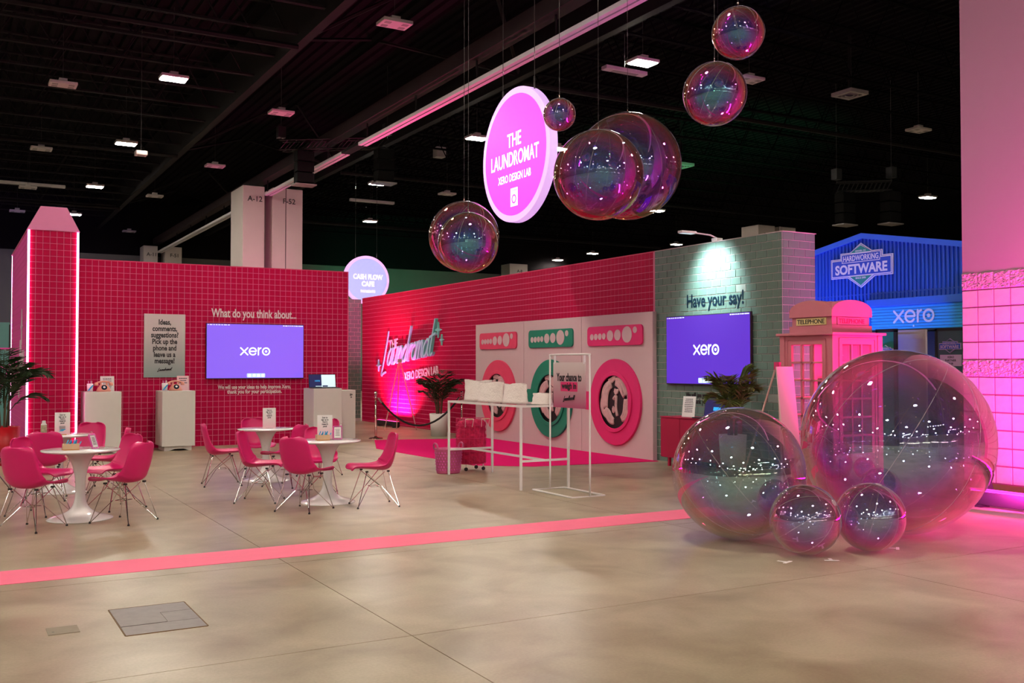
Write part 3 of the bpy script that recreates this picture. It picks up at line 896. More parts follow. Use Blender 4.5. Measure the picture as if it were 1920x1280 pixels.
# ================================================================== BLUE FACADE
bf = thing('blue_facade', 'blue ribbed warehouse facade with gable and software badge', 'facade', (16., 17., 0), -90)
FL = 8.
def on_f(Y): return 17. - Y
RY = 13.89
def roof_z(Y): return 4.27 - .178 * abs(Y - RY)
MB().prism([(on_f(17), 2.9), (on_f(9), 2.9), (on_f(9), roof_z(9)), (on_f(RY), roof_z(RY)), (on_f(17), roof_z(17))], .02, .25).build('gable_panel', 'blue_metal', bf)
B(0, on_f(13.72), .02, .25, 0, 2.95).build('side_panel', 'blue_metal', bf)
B(on_f(11.2), FL, .02, .25, 0, 2.95).build('side_panel', 'blue_metal', bf)
Y = 16.9
while Y > 9.1:
    z1 = roof_z(Y) - .09; x = on_f(Y)
    if z1 > 3.1:
        MB().add([(x - .022, .02, 3.06), (x - .014, -.01, 3.06), (x + .014, -.01, 3.06), (x + .022, .02, 3.06), (x - .022, .02, z1), (x - .014, -.01, z1), (x + .014, -.01, z1), (x + .022, .02, z1)],
                 [(0, 1, 5, 4), (1, 2, 6, 5), (2, 3, 7, 6), (4, 5, 6, 7), (3, 2, 1, 0)]).build('rib', 'blue_metal', bf)
    if Y > 13.76 or 11.7 < Y:
        zl = .05 if Y > 13.76 else 2.92
        MB().add([(x - .022, .02, zl), (x - .014, -.01, zl), (x + .014, -.01, zl), (x + .022, .02, zl), (x - .022, .02, 3.03), (x - .014, -.01, 3.03), (x + .014, -.01, 3.03), (x + .022, .02, 3.03)],
                 [(0, 1, 5, 4), (1, 2, 6, 5), (2, 3, 7, 6), (4, 5, 6, 7), (3, 2, 1, 0)]).build('rib', 'blue_metal', bf)
    Y -= .0905
for Ya, Yb in ((17., RY), (RY, 9.)):
    a, b = on_f(Ya), on_f(Yb); za, zb = roof_z(Ya), roof_z(Yb)
    MB().prism([(a, za - .10), (b, zb - .10), (b, zb + .01), (a, za + .01)], -.04, .27).build('gable_trim', 'blue_trim', bf)
B(on_f(13.75), on_f(11.3), -.07, .1, 2.77, 2.92).build('shutter_hood', 'blue_trim', bf, bevel=.01)
sh = thing('shutter', '', ''); 
for k_ in ('label', 'category'):
    if k_ in sh: del sh[k_]
sh.parent = bf
for k in range(8):
    z = 2.315 + k * .0575
    MB().prism([(on_f(13.68), z), (on_f(11.4), z), (on_f(11.4), z + .051), (on_f(13.68), z + .051)], -.02, .02).build('slat', 'blue_slat', sh, bevel=.006)
B(on_f(13.68), on_f(11.4), -.03, .03, 2.285, 2.312).build('bottom_bar', 'black_metal', sh)
wordmark(sh, on_f(12.675), 2.56, .93, -.022, 'badge_white', .004)
MB().prism(circle(on_f(12.67), 2.375, .018, 12), -.03, -.02).build('lock', 'aluminium', sh)
B(on_f(13.78), on_f(13.68), -.03, .06, 0, 2.77).build('door_post', 'blue_trim', bf)
B(on_f(13.6), on_f(11.3), .5, .55, 0, 2.28).build('dark_doorway', 'ink_black', bf)

# badge
def badge(parent, cx, cz, w, y, blue, white, green, full=True):
    k = w / 1.54
    def T(p): return [(cx + a * k, cz + b * k) for a, b in p]
    def shape(g_):
        q = g_
        return [(-.77 + q, -.235 + q), (-.34 + q * .4, -.235 + q), (0, -.45 + q * 1.3), (.34 - q * .4, -.235 + q), (.77 - q, -.235 + q), (.77 - q, .165 - q), (.52 - q, .165 - q), (.52 - q, .275 - q), (.27 - q * .3, .275 - q), (0, .45 - q * 1.3), (-.27 + q * .3, .275 - q), (-.52 + q, .275 - q), (-.52 + q, .165 - q), (-.77 + q, .165 - q)]
    b0 = MB().prism(T(shape(0)), y - .02, y).build('badge', white, parent)
    MB().prism(T(shape(.016)), y - .023, y - .02).build('badge_inset', blue, b0)
    MB().prism(T(shape(.026)), y - .026, y - .023).build('badge_line', white, b0)
    MB().prism(T([(-.725, -.19), (.725, -.19), (.725, .12), (.475, .12), (.475, .235), (-.475, .235), (-.475, .12), (-.725, .12)]), y - .030, y - .026).build('badge_field', blue, b0)
    MB().prism(T([(-.25, .262), (.25, .262), (0, .40)]), y - .030, y - .026).build('badge_corner', green, b0)
    MB().prism(T([(-.27, -.215), (0, -.40), (.27, -.215)]), y - .030, y - .026).build('badge_corner', green, b0)
    for seg_ in (((-.47, .12), (-.47, .075), (.47, .075), (.47, .12)),):
        mb = MB(); stroke(mb, T(seg_), .014 * k, y - .033, y - .030, 3); mb.build('badge_rule', white, b0)
    put_text('HARDWORKING', b0, cx, y - .031, cz + .155 * k, white, w=.88 * k, h=.115 * k, bold=.02, depth=.002)
    put_text('SOFTWARE', b0, cx, y - .031, cz - .062 * k, white, w=1.30 * k, h=.20 * k, bold=.035, depth=.002)
    if full:
        put_text('DENVER, CO', b0, cx, y - .031, cz + .288 * k, white, w=.26 * k, h=.04 * k, bold=.02, depth=.002)
        put_text('SINCE 2006', b0, cx, y - .031, cz - .25 * k, white, w=.26 * k, h=.04 * k, bold=.02, depth=.002)
    return b0
badge(bf, on_f(13.905), 3.635, 1.55, -.012, 'badge_blue', 'badge_white', 'badge_green')

gs = thing('banner_stand', 'green banner with software badge beside the telephone booth', 'banner', (15.2, 12.85, 0), -90)
B(0, .36, 0, .03, .05, 2.24).build('panel', 'sign_green', gs)
for a, b in ((-.05, 0), (.36, .42)): B(a, b, -.01, .04, 0, 2.27).build('frame_post', 'black_metal', gs)
B(-.05, .42, -.01, .04, 2.24, 2.30).build('frame_rail', 'black_metal', gs)
badge(gs, .18, 1.90, .34, -.002, 'badge_blue', 'badge_white', 'badge_green', False)
gp = thing('display_wall', 'plain grey display panel under the blue shutter', 'panel', (15.5, 12.70, 0), -90)
B(0, .66, 0, .05, 0, 2.28).build('panel', 'board_grey', gp)
B(.02, .62, -.02, 0, 2.10, 2.20).build('ledge', 'board_grey', gp)
sb = thing('sign_board', 'dark slate sign board reading XERO PARTNER HUB with lilac badge', 'sign', (14.6, 11.10, 0), -90)
B(0, .75, 0, .06, 0, 2.20).build('panel', 'slate_board', sb)
B(-.05, 0, -.01, .07, 0, 2.24).build('frame_post', 'black_metal', sb)
B(-.05, .8, -.01, .07, 2.20, 2.24).build('frame_rail', 'black_metal', sb)
badge(sb, .25, 1.95, .42, -.002, 'badge_blue', 'lilac', 'slate_board', False)
lp_ = B(.05, .46, -.012, 0, 1.61, 1.80).build('name_plate', 'lilac', sb)
for s, z in (('XERO', 1.76), ('PARTNER', 1.705), ('HUB', 1.65)): put_text(s, lp_, .255, -.013, z, 'ink_black', h=.036, bold=.02, depth=.002)
bu = thing('blue_fill_light', 'added blue floor uplight brightening the blue facade', 'floor light', (14.6, 14.6, 0), -90)  # added fixture, itself unseen, supplying the blue wash on the facade
MB().lathe([(0, 0), (.12, 0), (.12, .04), (.09, .16), (.10, .22), (0, .22)], 16).build('can', 'black_metal', bu)
MB().prism(circle(0, 0, .08, 16), -.004, 0).xf(Matrix.Rotation(R(-90), 4, 'X')).build('lens', M('lens_blue', (.1, .2, 1), .3, emit=(.05, .15, 1.), es=2), bu, loc=(0, 0, .222))
spot('blue_beam', bu, (0, 0, .3), (.9, 1.4, 3.4), 900, (.10, .20, 1.), 110, .9, .1)

# ================================================================== TELEPHONE BOOTH
tb = thing('telephone_booth', 'pink telephone booth with domed top and TELEPHONE signs', 'telephone booth', (9.5, 8.72, 0))
BW = .9
for x in (0, BW - .085):
    for y in (0, BW - .085): B(x, x + .085, y, y + .085, .10, 2.0).build('corner_post', 'booth_pink', tb, bevel=.008)
B(-.01, BW + .01, -.01, BW + .01, 0, .12).build('plinth', 'booth_pink', tb, bevel=.006)
B(-.035, BW + .035, -.035, BW + .035, 2.0, 2.035).build('cornice', 'booth_pink', tb, bevel=.008)
B(.09, BW - .09, .09, BW - .09, 2.035, 2.125).build('attic_base', 'booth_pink', tb)
B(.115, BW - .115, .115, BW - .115, 2.125, 2.235).build('attic', 'booth_pink', tb)
for face in range(4):
    M4 = Matrix.Translation((BW / 2, BW / 2, 0)) @ Matrix.Rotation(R(90 * face), 4, 'Z') @ Matrix.Translation((-BW / 2, -BW / 2, 0))
    def loc_(o): o.matrix_local = M4; return o
    dn = 'door' if face == 3 else 'side_panel'
    d = loc_(MB().ringprism([(.085, .12), (BW - .085, .12), (BW - .085, 2.0), (.085, 2.0)], [(.19, .52), (BW - .19, .52), (BW - .19, 1.885), (.19, 1.885)], .015, .06).build(dn, 'booth_pink', tb, bevel=.006))
    wi = BW - .38
    if face == 1: B(.19, BW - .19, .03, .05, .52, 1.885).build('backing_panel', 'booth_pink', d)
    for k in (1, 2): B(.19 + wi * k / 3 - .012, .19 + wi * k / 3 + .012, .02, .055, .52, 1.885).build('glazing_bar', 'booth_pink', d)
    for k in range(1, 6): B(.19, BW - .19, .02, .055, .52 + k * 1.365 / 6 - .012, .52 + k * 1.365 / 6 + .012).build('glazing_bar', 'booth_pink', d)
    for q in range(3):
        for k in range(6): B(.19 + wi * q / 3 + .012, .19 + wi * (q + 1) / 3 - .012, .035, .039, .52 + k * 1.365 / 6 + .012, .52 + (k + 1) * 1.365 / 6 - .012).build('pane', 'glass_pane', d)
    loc_(MB().ringprism(rrect(.12, BW - .12, .18, 1.965, .03), rrect(.135, BW - .135, .195, 1.95, .03), .004, .02).build('moulding', 'booth_pink', tb))
    if face == 3: B(.10, .125, -.03, .015, .98, 1.12).build('handle', 'brass_rose', d)
    pa = [(.09, 2.235)] + [(BW - .09, 2.235), (BW - .09, 2.31)] + [(BW / 2 + .36 * math.cos(R(a)) , 2.31 + .14 * math.sin(R(a))) for a in range(0, 181, 12)][1:-1] + [(.09, 2.31)]
    loc_(MB().prism(pa, .085, .20).build('pediment', 'booth_pink', tb, bevel=.005))
    sg = loc_(B(.20, BW - .20, .10, .115, 2.135, 2.225).build('sign_glass', 'booth_sign' if face == 3 else 'booth_pink', tb))
    put_text('TELEPHONE', sg, BW / 2, .10, 2.18, 'cabinet_pink' if face == 0 else 'ink_black', w=.46, h=.058, bold=.012)
dome = MB()
dome.lathe([(.48, 2.235), (.46, 2.32), (.40, 2.38), (.28, 2.425), (.12, 2.445), (0.001, 2.45)], 4)
dome.xf(Matrix.Translation((BW / 2, BW / 2, 0)) @ Matrix.Rotation(R(45), 4, 'Z')).build('dome', 'booth_pink', tb)
# barrel vaults joining the pediments
for ax in (0, 1):
    n = 14; vs = []; fs = []
    for y in (.13, BW - .13):
        for k in range(n + 1):
            a = R(180 * k / n); vs.append((BW / 2 + .355 * math.cos(a), y, 2.305 + .135 * math.sin(a)))
    for k in range(n): fs.append((k, k + 1, n + 2 + k, n + 1 + k))
    mbv = MB().add(vs, fs)
    if ax: mbv.xf(Matrix.Translation((BW / 2, BW / 2, 0)) @ Matrix.Rotation(R(90), 4, 'Z') @ Matrix.Translation((-BW / 2, -BW / 2, 0)))
    mbv.build('roof_vault', 'booth_pink', tb)
bbd = B(.50, .83, .80, .825, .45, 1.93).build('backboard', 'booth_pink', tb)
B(.58, .78, .72, .80, 1.05, 1.45).build('coin_box', 'black_plastic', bbd, bevel=.01)
bl = B(BW / 2 - .06, BW / 2 + .06, BW / 2 - .06, BW / 2 + .06, 1.96, 1.99).build('ceiling_light', M('lens_booth', (1, .1, .5), .3, emit=(1., .05, .35), es=4.), tb)
area('booth_glow', tb, (BW / 2, BW / 2, 1.94), (BW / 2, BW / 2, 0), .2, 14, (1., .04, .32))

# ================================================================== BUBBLES
IR1 = [(0., (.45, .72, 1.)), (.16, (.38, .48, 1.)), (.28, (.66, .28, 1.)), (.42, (1., .16, .82)), (.58, (1., .40, .66)), (.74, (1., .80, .70)), (.88, (1., .94, .90)), (1., (1., .97, 1.))]
IR2 = [(0., (.25, .85, 1.)), (.12, (.22, .58, 1.)), (.24, (.58, .16, 1.)), (.36, (1., .08, .88)), (.56, (1., .25, .48)), (.72, (1., .62, .18)), (.88, (1., .86, .62)), (1., (1., .95, 1.))]
IR3 = [(0., (.60, .95, .82)), (.16, (.30, .78, .98)), (.30, (.62, .40, 1.)), (.44, (.98, .30, .80)), (.60, (.98, .75, .50)), (.78, (.98, .96, .88)), (1., (1., .98, 1.))]
for i in range(4):
    bubble_mat('film_floor_%d' % i, IR1 if i in (1, 2, 3) else IR3, .55, .84, 1.3 * i, .60, .30, .035)
    bubble_mat('film_air_%d' % i, IR2, .44, .84, 2.7 * i + .4, .88, .20, .025, .0)
SPH = {}
def bubble(label, c, r, mat, hang=False, tilt=0., sq=1.):
    t = thing('inflatable_bubble', label, 'bubble', c, 0, 'hanging bubbles' if hang else 'floor bubbles')
    o = MB().sphere((0, 0, 0), r, 64, 40, sq).build('film', mat, t, smooth=True)
    o.rotation_euler = (R(tilt), R(tilt * .6), 0)
    for k in range(8):
        a = math.pi * k / 8 * 2
        pts = [(r * 1.0005 * math.sin(R(q)) * math.cos(a), r * 1.0005 * math.sin(R(q)) * math.sin(a), r * 1.0005 * sq * math.cos(R(q))) for q in range(10, 171, 8)]
        MB().tube(pts, max(.0016, r * .0028), 4).build('seam', 'seam_film', o)
    MB().lathe([(0, 0), (r * .10, 0), (r * .10, .004), (0, .008)], 20, (0, 0, r * sq * .995)).build('end_cap', 'seam_film', o)
    if hang:
        MB().tube([(0, 0, r), (0, 0, r + .05)], .008, 6).build('hook', 'brass_rose', t)
        MB().tube([(0, 0, r + .04), (0, 0, (9.29 if 7.1 < c[0] < 7.5 else 10.9) - c[2])], .004, 4).build('suspension_line', 'cable_dark', t)
    return t
bubble('largest clear iridescent bubble on the floor before the telephone booth', (7.946, 6.516, .887), .885, 'film_floor_1', tilt=28)
bubble('second largest clear bubble on the floor beside the pink tape', (6.448, 7.064, .616), .614, 'film_floor_0', tilt=-35)
bubble('small mirror-like bubble on the floor, nearest the camera', (6.405, 6.195, .303), .300, 'film_floor_2', tilt=50)
bubble('small bubble on the floor touching the largest bubble', (7.025, 6.04, .299), .297, 'film_floor_3', tilt=12)
bubble('hanging bubble lowest of all, partly behind an orange-rimmed one', (6.309, 12.472, 3.434), .495, 'film_air_0', True, 20)
bubble('orange-rimmed hanging bubble overlapping the lowest one', (5.68, 11.111, 3.159), .382, 'film_air_1', True, 8)
bubble('smallest hanging bubble touching the oval sign edge', (6.39, 10.091, 4.64), .196, 'film_air_2', True, 14)
bubble('hanging bubble overlapping in front of the biggest hanging one', (7.374, 10.697, 4.105), .59, 'film_air_3', True, 10)
bubble('biggest hanging bubble, half hidden behind another', (9.188, 12.526, 4.716), .83, 'film_air_0', True, -18)
bubble('hanging bubble second from the top right', (7.346, 8.399, 4.618), .351, 'film_air_1', True, 25)
bubble('topmost hanging bubble at the upper right', (6.876, 7.506, 4.956), .262, 'film_air_2', True, -12)

# hanging round light boxes
def lightbox(label, loc, rz, r, face, rim, hang):
    t = thing('hanging_sign', label, 'sign', loc, rz, 'hanging round signs')
    MB().prism(circle(0, 0, r, 72), -.08, .08).build('drum', rim, t, bevel=.01)
    MB().prism(circle(0, 0, r * .90, 72), -.088, -.08).build('face', face, t)
    for a in (62, 118):
        x, z = r * math.cos(R(a)), r * math.sin(R(a))
        MB().tube([(x, 0, z - .02), (x, 0, z + .22)], .016, 5).build('chain', 'cable_dark', t)
        MB().tube([(x, 0, z + .2), (x, 0, hang + .03 - loc[2])], .007, 4).build('cable', 'cable_dark', t)
    return t
s1 = lightbox('oval-looking magenta light box sign reading THE LAUNDROMAT', (8.949, 15.52, 5.42), -90, 1.215, 'lightbox_magenta', 'lightbox_lilac', 10.9)
put_text('THE', s1, 0, -.088, .28, 'lightbox_text', w=.50, h=.25, bold=.012)
put_text('LAUNDROMAT', s1, 0, -.088, -.06, 'lightbox_text', w=1.72, h=.27, bold=.012)
put_text('XERO DESIGN LAB', s1, 0, -.088, -.40, 'lightbox_text', w=1.18, h=.145, bold=.008)
ic = MB().prism([(-.125, -.93), (.125, -.93), (.125, -.60), (-.125, -.60)], -.092, -.088).build('washer_icon', 'lightbox_text', s1)
MB().ringprism(circle(0, -.80, .085, 24), circle(0, -.80, .055, 24), -.095, -.092).build('icon_door', 'lightbox_magenta', ic)
mbi = MB()
for k in range(5): mbi.box(-.10 + k * .042, -.10 + k * .042 + .02, -.095, -.092, -.655, -.635)
mbi.build('icon_buttons', 'lightbox_magenta', ic)
s2 = lightbox('round pale blue light box sign reading CASH FLOW CAFE', (14.62, 37.6, 5.05), 0, .965, 'lightbox_blue', 'lightbox_pinkrim', 10.9)
put_text('CASH FLOW', s2, .05, -.088, .12, 'lightbox_text', w=1.25, h=.21, bold=.03)
put_text('CAFE', s2, .05, -.088, -.16, 'lightbox_text', w=.54, h=.21, bold=.03)
put_text('PAYMENTS', s2, .05, -.088, -.46, 'lightbox_text', w=.62, h=.11, bold=.02)

# ================================================================== CHAIRS AND TABLES
def shell_mesh():
    ctr = spline([(-.255, .418), (-.235, .440), (-.12, .436), (.02, .420), (.12, .415), (.185, .445), (.222, .52), (.25, .64), (.275, .76), (.288, .825)], 4)
    nv = len(ctr); nu = 14; vs = []; fs = []
    for i, p in enumerate(ctr):
        t = i / (nv - 1)
        a = ctr[max(0, i - 1)]; b = ctr[min(nv - 1, i + 1)]
        ty, tz = b.x - a.x, b.y - a.y; l = math.hypot(ty, tz); ny, nz = -tz / l, ty / l
        hw = .225 if t < .5 else .225 - .045 * (t - .5) / .5
        if t < .16: hw *= math.sqrt(max(.02, 1 - ((.16 - t) / .19) ** 2.4))
        if t > .86: hw *= math.sqrt(max(.03, 1 - ((t - .86) / .15) ** 2.6))
        curl = .035 + .065 * math.exp(-((t - .52) / .17) ** 2) + .02 * (t > .6)
        for k in range(nu + 1):
            u = -1 + 2 * k / nu
            c = curl * abs(u) ** 2.6
            vs.append((u * hw, p.x + ny * c, p.y + nz * c))
    for i in range(nv - 1):
        for k in range(nu):
            a = i * (nu + 1) + k; fs.append((a, a + 1, a + nu + 2, a + nu + 1))
    return MB().add(vs, fs).mesh('seat_shell', 'pink_shell', True)
def make_chair():
    t = thing('shell_chair', '', 'chair')
    o = link('seat_shell', shell_mesh(), t)
    s = o.modifiers.new('thick', 'SOLIDIFY'); s.thickness = .009; s.offset = 0
    for sx in (-1, 1):
        for fy, my in ((-.23, -.11), (.25, .14)):
            foot = (sx * .225, fy, .006); mt = (sx * .145, my, .405)
            mb = MB()
            mb.tube([foot, mt], .0055, 6)
            mb.tube([foot, (sx * .07, (fy + my) * .22, .225), (sx * .145, -my * .9, .402)], .0045, 6)
            lg = mb.build('leg', 'chrome', t)
            MB().lathe([(0, 0), (.012, 0), (.012, .012), (.006, .022)], 8, (sx * .225, fy, 0)).build('glide', 'black_plastic', lg)
    MB().tube([(-.07, -.045, .225), (.07, -.045, .225), (.07, .05, .225), (-.07, .05, .225)], .0045, 6, True).build('wire_brace', 'chrome', t)
    for sx in (-1, 1):
        for my in (-.11, .14): B(sx * .145 - .014, sx * .145 + .014, my - .014, my + .014, .398, .416).build('shock_mount', 'black_plastic', t)
    return t
CH = [
    (.76, 10.98, 50, 'pink shell chair nearest the left edge, its back to the camera'),
    (.90, 12.02, -38, 'pink shell chair facing right, just behind the nearest left one'),
    (1.06, 13.28, 82, 'pink shell chair seen from behind, at the rear left table'),
    (1.66, 14.70, -118, 'pink shell chair mostly hidden behind a table sign'),
    (1.76, 13.42, 168, 'pink shell chair facing left before the first white plinth'),
    (1.68, 12.08, -152, 'pink shell chair facing left, just behind another one'),
    (1.62, 11.03, 132, 'pink shell chair right of the near left table, back to the camera'),
    (.52, 14.45, 0, 'pink shell chair cut off by the left picture edge'),
    (3.28, 13.74, -8, 'pink shell chair in profile facing right before the tiles'),
    (4.02, 14.72, -92, 'pink shell chair facing the camera behind the rear table'),
    (3.28, 11.85, -30, 'pink shell chair in profile squeezed between two white tables'),
    (4.0, 13.18, 128, 'pink shell chair turned away between the two right tables'),
    (3.52, 10.90, 38, 'pink shell chair nearest the camera in the middle group'),
    (4.10, 12.12, -108, 'pink shell chair facing the camera behind the table with two signs'),
    (4.78, 14.15, -150, 'purple-lit pink chair top behind the white laptop plinth'),
    (4.32, 10.86, 172, 'pink shell chair in profile facing left, alone at right')]
proto = make_chair()
for i, (x, y, h, lab) in enumerate(CH):
    o = proto if i == 0 else copy_tree(proto)
    o.location = (x, y, 0); o.rotation_euler = (0, 0, R(h + 90))
    tag(o, lab, 'chair', 'pink shell chairs')

def make_table():
    t = thing('pedestal_table', '', 'table')
    MB().lathe([(0, .700), (.30, .702), (.375, .712), (.392, .724), (.388, .732), (0, .732)], 64).build('table_top', 'white_gloss', t, smooth=True)
    pr = spline([(.325, 0), (.325, .008), (.28, .026), (.18, .055), (.095, .115), (.058, .20), (.050, .30), (.052, .40), (.066, .50), (.095, .60), (.135, .67), (.165, .702)], 4)
    MB().lathe([(p.x, p.y) for p in pr], 48).build('pedestal', 'white_gloss', t, smooth=True)
    return t
TB = [(1.25, 11.45, 'round white pedestal table nearest the left, with a tray of blue pens'), (1.277, 14.03, 'round white pedestal table with bottle and sign, rear left'),
      (3.94, 13.98, 'round white pedestal table with one sign, rear middle'), (3.955, 11.4, 'round white pedestal table with two signs, front middle')]
proto = make_table()
for i, (x, y, lab) in enumerate(TB):
    o = proto if i == 0 else copy_tree(proto)
    o.location = (x, y, 0); tag(o, lab, 'table', 'white pedestal tables')
TZ = .7325
def table_sign(label, x, y, rz, tray=False):
    t = thing('table_sign', label, 'sign', (x, y, TZ), rz, 'table signs')
    t.rotation_euler = (0, 0, R(rz))
    o = B(-.09, .09, -.003, .003, .0, .29).build('card', 'paper_pink' , t)
    m = M('sign_fade', (.8, .6, .65), .6)
    if not m.get('done'):
        m['done'] = 1
        nt = m.node_tree; b = nt.nodes['Principled BSDF']
        tc = nt.nodes.new('ShaderNodeTexCoord'); sp = nt.nodes.new('ShaderNodeSeparateXYZ'); rp = nt.nodes.new('ShaderNodeValToRGB'); mr = nt.nodes.new('ShaderNodeMapRange')
        mr.inputs[2].default_value = .29
        nt.links.new(tc.outputs['Object'], sp.inputs[0]); nt.links.new(sp.outputs['Z'], mr.inputs[0]); nt.links.new(mr.outputs[0], rp.inputs[0]); nt.links.new(rp.outputs[0], b.inputs['Base Color'])
        rp.color_ramp.elements[0].color = (.86, .48, .56, 1); rp.color_ramp.elements[1].color = (.86, .82, .81, 1); rp.color_ramp.elements[1].position = .8
    o.data.materials[0] = m
    o.rotation_euler = (R(-9), 0, 0)
    for k, s in enumerate(('Scan to', 'sign up to', "Xero's", 'research', 'panel')):
        link('lettering', text_sized(s, 'ink_black', .030, .72, .03, .001), o, loc=(0, -.0035, .25 - k * .0265))
    MB().prism([(-.05, 0), (.05, 0), (.05, .012), (-.05, .012)], -.03, .045).build('sign_base', 'wood_edge' if tray else 'acrylic', t)
    return t, o
s_, c_ = table_sign('white sign card beside the bottle on the rear left table', 1.30, 13.92, -6, True)
mb = MB()
for k in range(4): stroke(mb, [(-.035 + k * .012, .05), (-.005 + k * .015, .075)], .007, -.006, -.0035, 3)
text_lines(5, c_, 0, .115, .085, .010, -.0035); mb.build('blue_mark', 'blue_plastic', c_)
table_sign('sign card leaning on the rear middle table', 3.98, 13.95, -14)
table_sign('tall sign card beside the pen tray on the front middle table', 3.99, 11.60, -16)

def pen_tray(label, x, y, rz):
    t = thing('pen_tray', label, 'tray', (x, y, TZ), rz, 'pen trays')
    mb = MB(); mb.box(-.075, .075, -.05, -.042, 0, .065); mb.box(-.075, .075, .042, .05, 0, .065); mb.box(-.075, -.067, -.042, .042, 0, .065); mb.box(.067, .075, -.042, .042, 0, .065)
    mb.build('tray_box', 'wood_pale', t)
    B(-.077, .077, -.052, .052, 0, .010).build('tray_base', 'wood_edge', t)
    rr = random.Random(5)
    for k in range(11):
        x_ = -.055 + k * .011; a = rr.uniform(.01, .05)
        MB().tube([(x_, rr.uniform(-.03, .03), .012), (x_ + a, rr.uniform(-.03, .03), .095 + rr.uniform(-.012, .012))], .0055, 5).build('pen', 'blue_plastic', t)
    return t
pen_tray('pale wooden tray of blue pens on the near left table', 1.15, 11.42, 5)
pen_tray('pale wooden tray of blue pens on the front middle table', 3.90, 11.42, -4)
def card_holder(label, x, y, rz, lean):
    t = thing('card_holder', label, 'holder', (x, y, TZ), rz, 'clear card holders')
    o = B(-.052, .052, -.004, .004, 0, .165).build('clear_plate', 'acrylic', t); o.rotation_euler = (R(lean), 0, 0)
    MB().ringprism(rrect(-.055, .055, 0, .165, .012), rrect(-.047, .047, .008, .157, .010), -.006, .006).build('pink_edge', 'lattice_pink', o)
    B(-.04, .04, -.006, -.004, .018, .148).build('card', 'paper_white', o)
    text_lines(6, o, 0, .125, .06, .015, -.006)
    MB().tube([(.02, .01, .16), (.03, .02, .20), (.05, .02, .20), (.055, .01, .165)], .004, 5).build('hanger_loop', 'acrylic', o)
    B(-.05, .05, -.02, .06, 0, .006).build('foot', 'acrylic', t)
    return t
card_holder('clear leaning card holder on the near left table', 1.40, 11.46, 48, -20)
card_holder('clear card holder with pink edge on the front middle table', 4.10, 11.46, -18, -14)
bt = thing('water_bottle', 'white-capped printed bottle on the rear left table', 'bottle', (1.095, 14.05, TZ))
MB().lathe([(0, 0), (.034, 0), (.036, .005), (.036, .115), (.030, .135), (.020, .148)], 20).build('body', 'bottle_art', bt, smooth=True)
MB().lathe([(.036, .128), (.031, .142), (.022, .152), (.022, .175), (.020, .182), (0, .182)], 20).build('cap', 'bottle_white', bt, smooth=True)

# ================================================================== PLINTHS BY THE TILED WALL
def plinth(label, x, y, w, d, h, foot=True):
    t = thing('plinth', label, 'plinth', (x, y, 0), 0, 'white plinths')
    z0 = .085 if foot else 0
    B(0, w, 0, d, z0, h).build('body', 'plinth_white', t, bevel=.006)
    if foot: MB().prism([(.05, 0), (.14, 0), (.24, .035), (w - .20, .035), (w - .10, 0), (w - .05, 0), (w - .05, z0), (.05, z0)], .05, d - .05).build('plinth_foot', 'plinth_white', t)
    return t
plinth('white plinth with pink telephone nearest the tower', 2.20, 19.62, .63, .62, 1.135)
plinth('white plinth with pink telephone under the poster', 3.555, 19.62, .605, .70, 1.135)
plinth('white plinth carrying the open laptop', 6.50, 19.60, .60, .66, 1.15)
tx = plinth('lower white plinth beside the laptop one with small black mark', 7.11, 20.0, .44, .45, 1.10)
put_text('&+', tx, .34, -.002, .98, 'ink_black', h=.06, bold=.02, rot=(0, R(90), 0), depth=.001)
def rotary(label, x, y, z, rz):
    t = thing('rotary_telephone', label, 'telephone', (x, y, z), rz, 'pink rotary telephones')
    MB().lathe([(0, 0), (.125, 0), (.13, .015), (.115, .05), (.085, .095), (.06, .125), (0, .13)], 20, sx=1., sy=.8).build('body', 'phone_pink', t, smooth=True)
    dl = MB().prism(circle(0, 0, .05, 20), -.012, 0).build('dial', 'ink_navy', t, loc=(0, -.075, .075), rot=(R(-35), 0, 0))
    MB().prism(circle(0, 0, .022, 16), -.016, -.012).build('dial_centre', 'paper_white', dl)
    pts = spline([(-.13, 0, .15), (-.08, 0, .175), (0, 0, .185), (.08, 0, .175), (.13, 0, .15)], 4)
    hs = MB().tube(pts, .017, 8).build('handset', 'phone_pink', t, smooth=True)
    for s in (-1, 1): MB().lathe([(0, -.045), (.036, -.045), (.038, -.02), (.026, .012), (0, .018)], 14, (s * .13, 0, .155)).build('ear_cup', 'phone_pink', hs, smooth=True)
    for s in (-1, 1): B(s * .05 - .012, s * .05 + .012, -.02, .02, .12, .165).build('cradle', 'phone_pink', t)
    for s in (-1, 1): B(s * .07 - .02, s * .07 + .02, -.06, -.03, -.0, .012).build('foot', 'black_plastic', t)
    return t
rotary('pink rotary telephone on the plinth nearest the tower', 2.55, 19.85, 1.136, 0)
rotary('pink rotary telephone on the plinth under the poster', 3.84, 19.85, 1.136, 0)
def pen_cup(label, x, y, z):
    t = thing('pen_cup', label, 'cup', (x, y, z), 0, 'printed pen cups')
    MB().lathe([(0, 0), (.05, 0), (.055, .15), (.050, .15), (.046, .01), (0, .01)], 20).build('cup', 'paper_white', t, smooth=True)
    MB().prism([(-.05, .02), (-.02, .02), (.05, .11), (.05, .13), (.02, .11)], -.058, -.052).build('blue_print', 'blue_plastic', t)
    for k in range(5):
        a = k * 1.3
        MB().tube([(.02 * math.cos(a), .02 * math.sin(a), .01), (.035 * math.cos(a), .035 * math.sin(a), .20)], .005, 5).build('pen', 'lattice_pink' if k % 2 else 'paper_white', t)
    return t
pen_cup('white and blue pen cup on the plinth nearest the tower', 2.31, 19.82, 1.136)
pen_cup('white and blue pen cup on the plinth under the poster', 3.62, 19.75, 1.136)
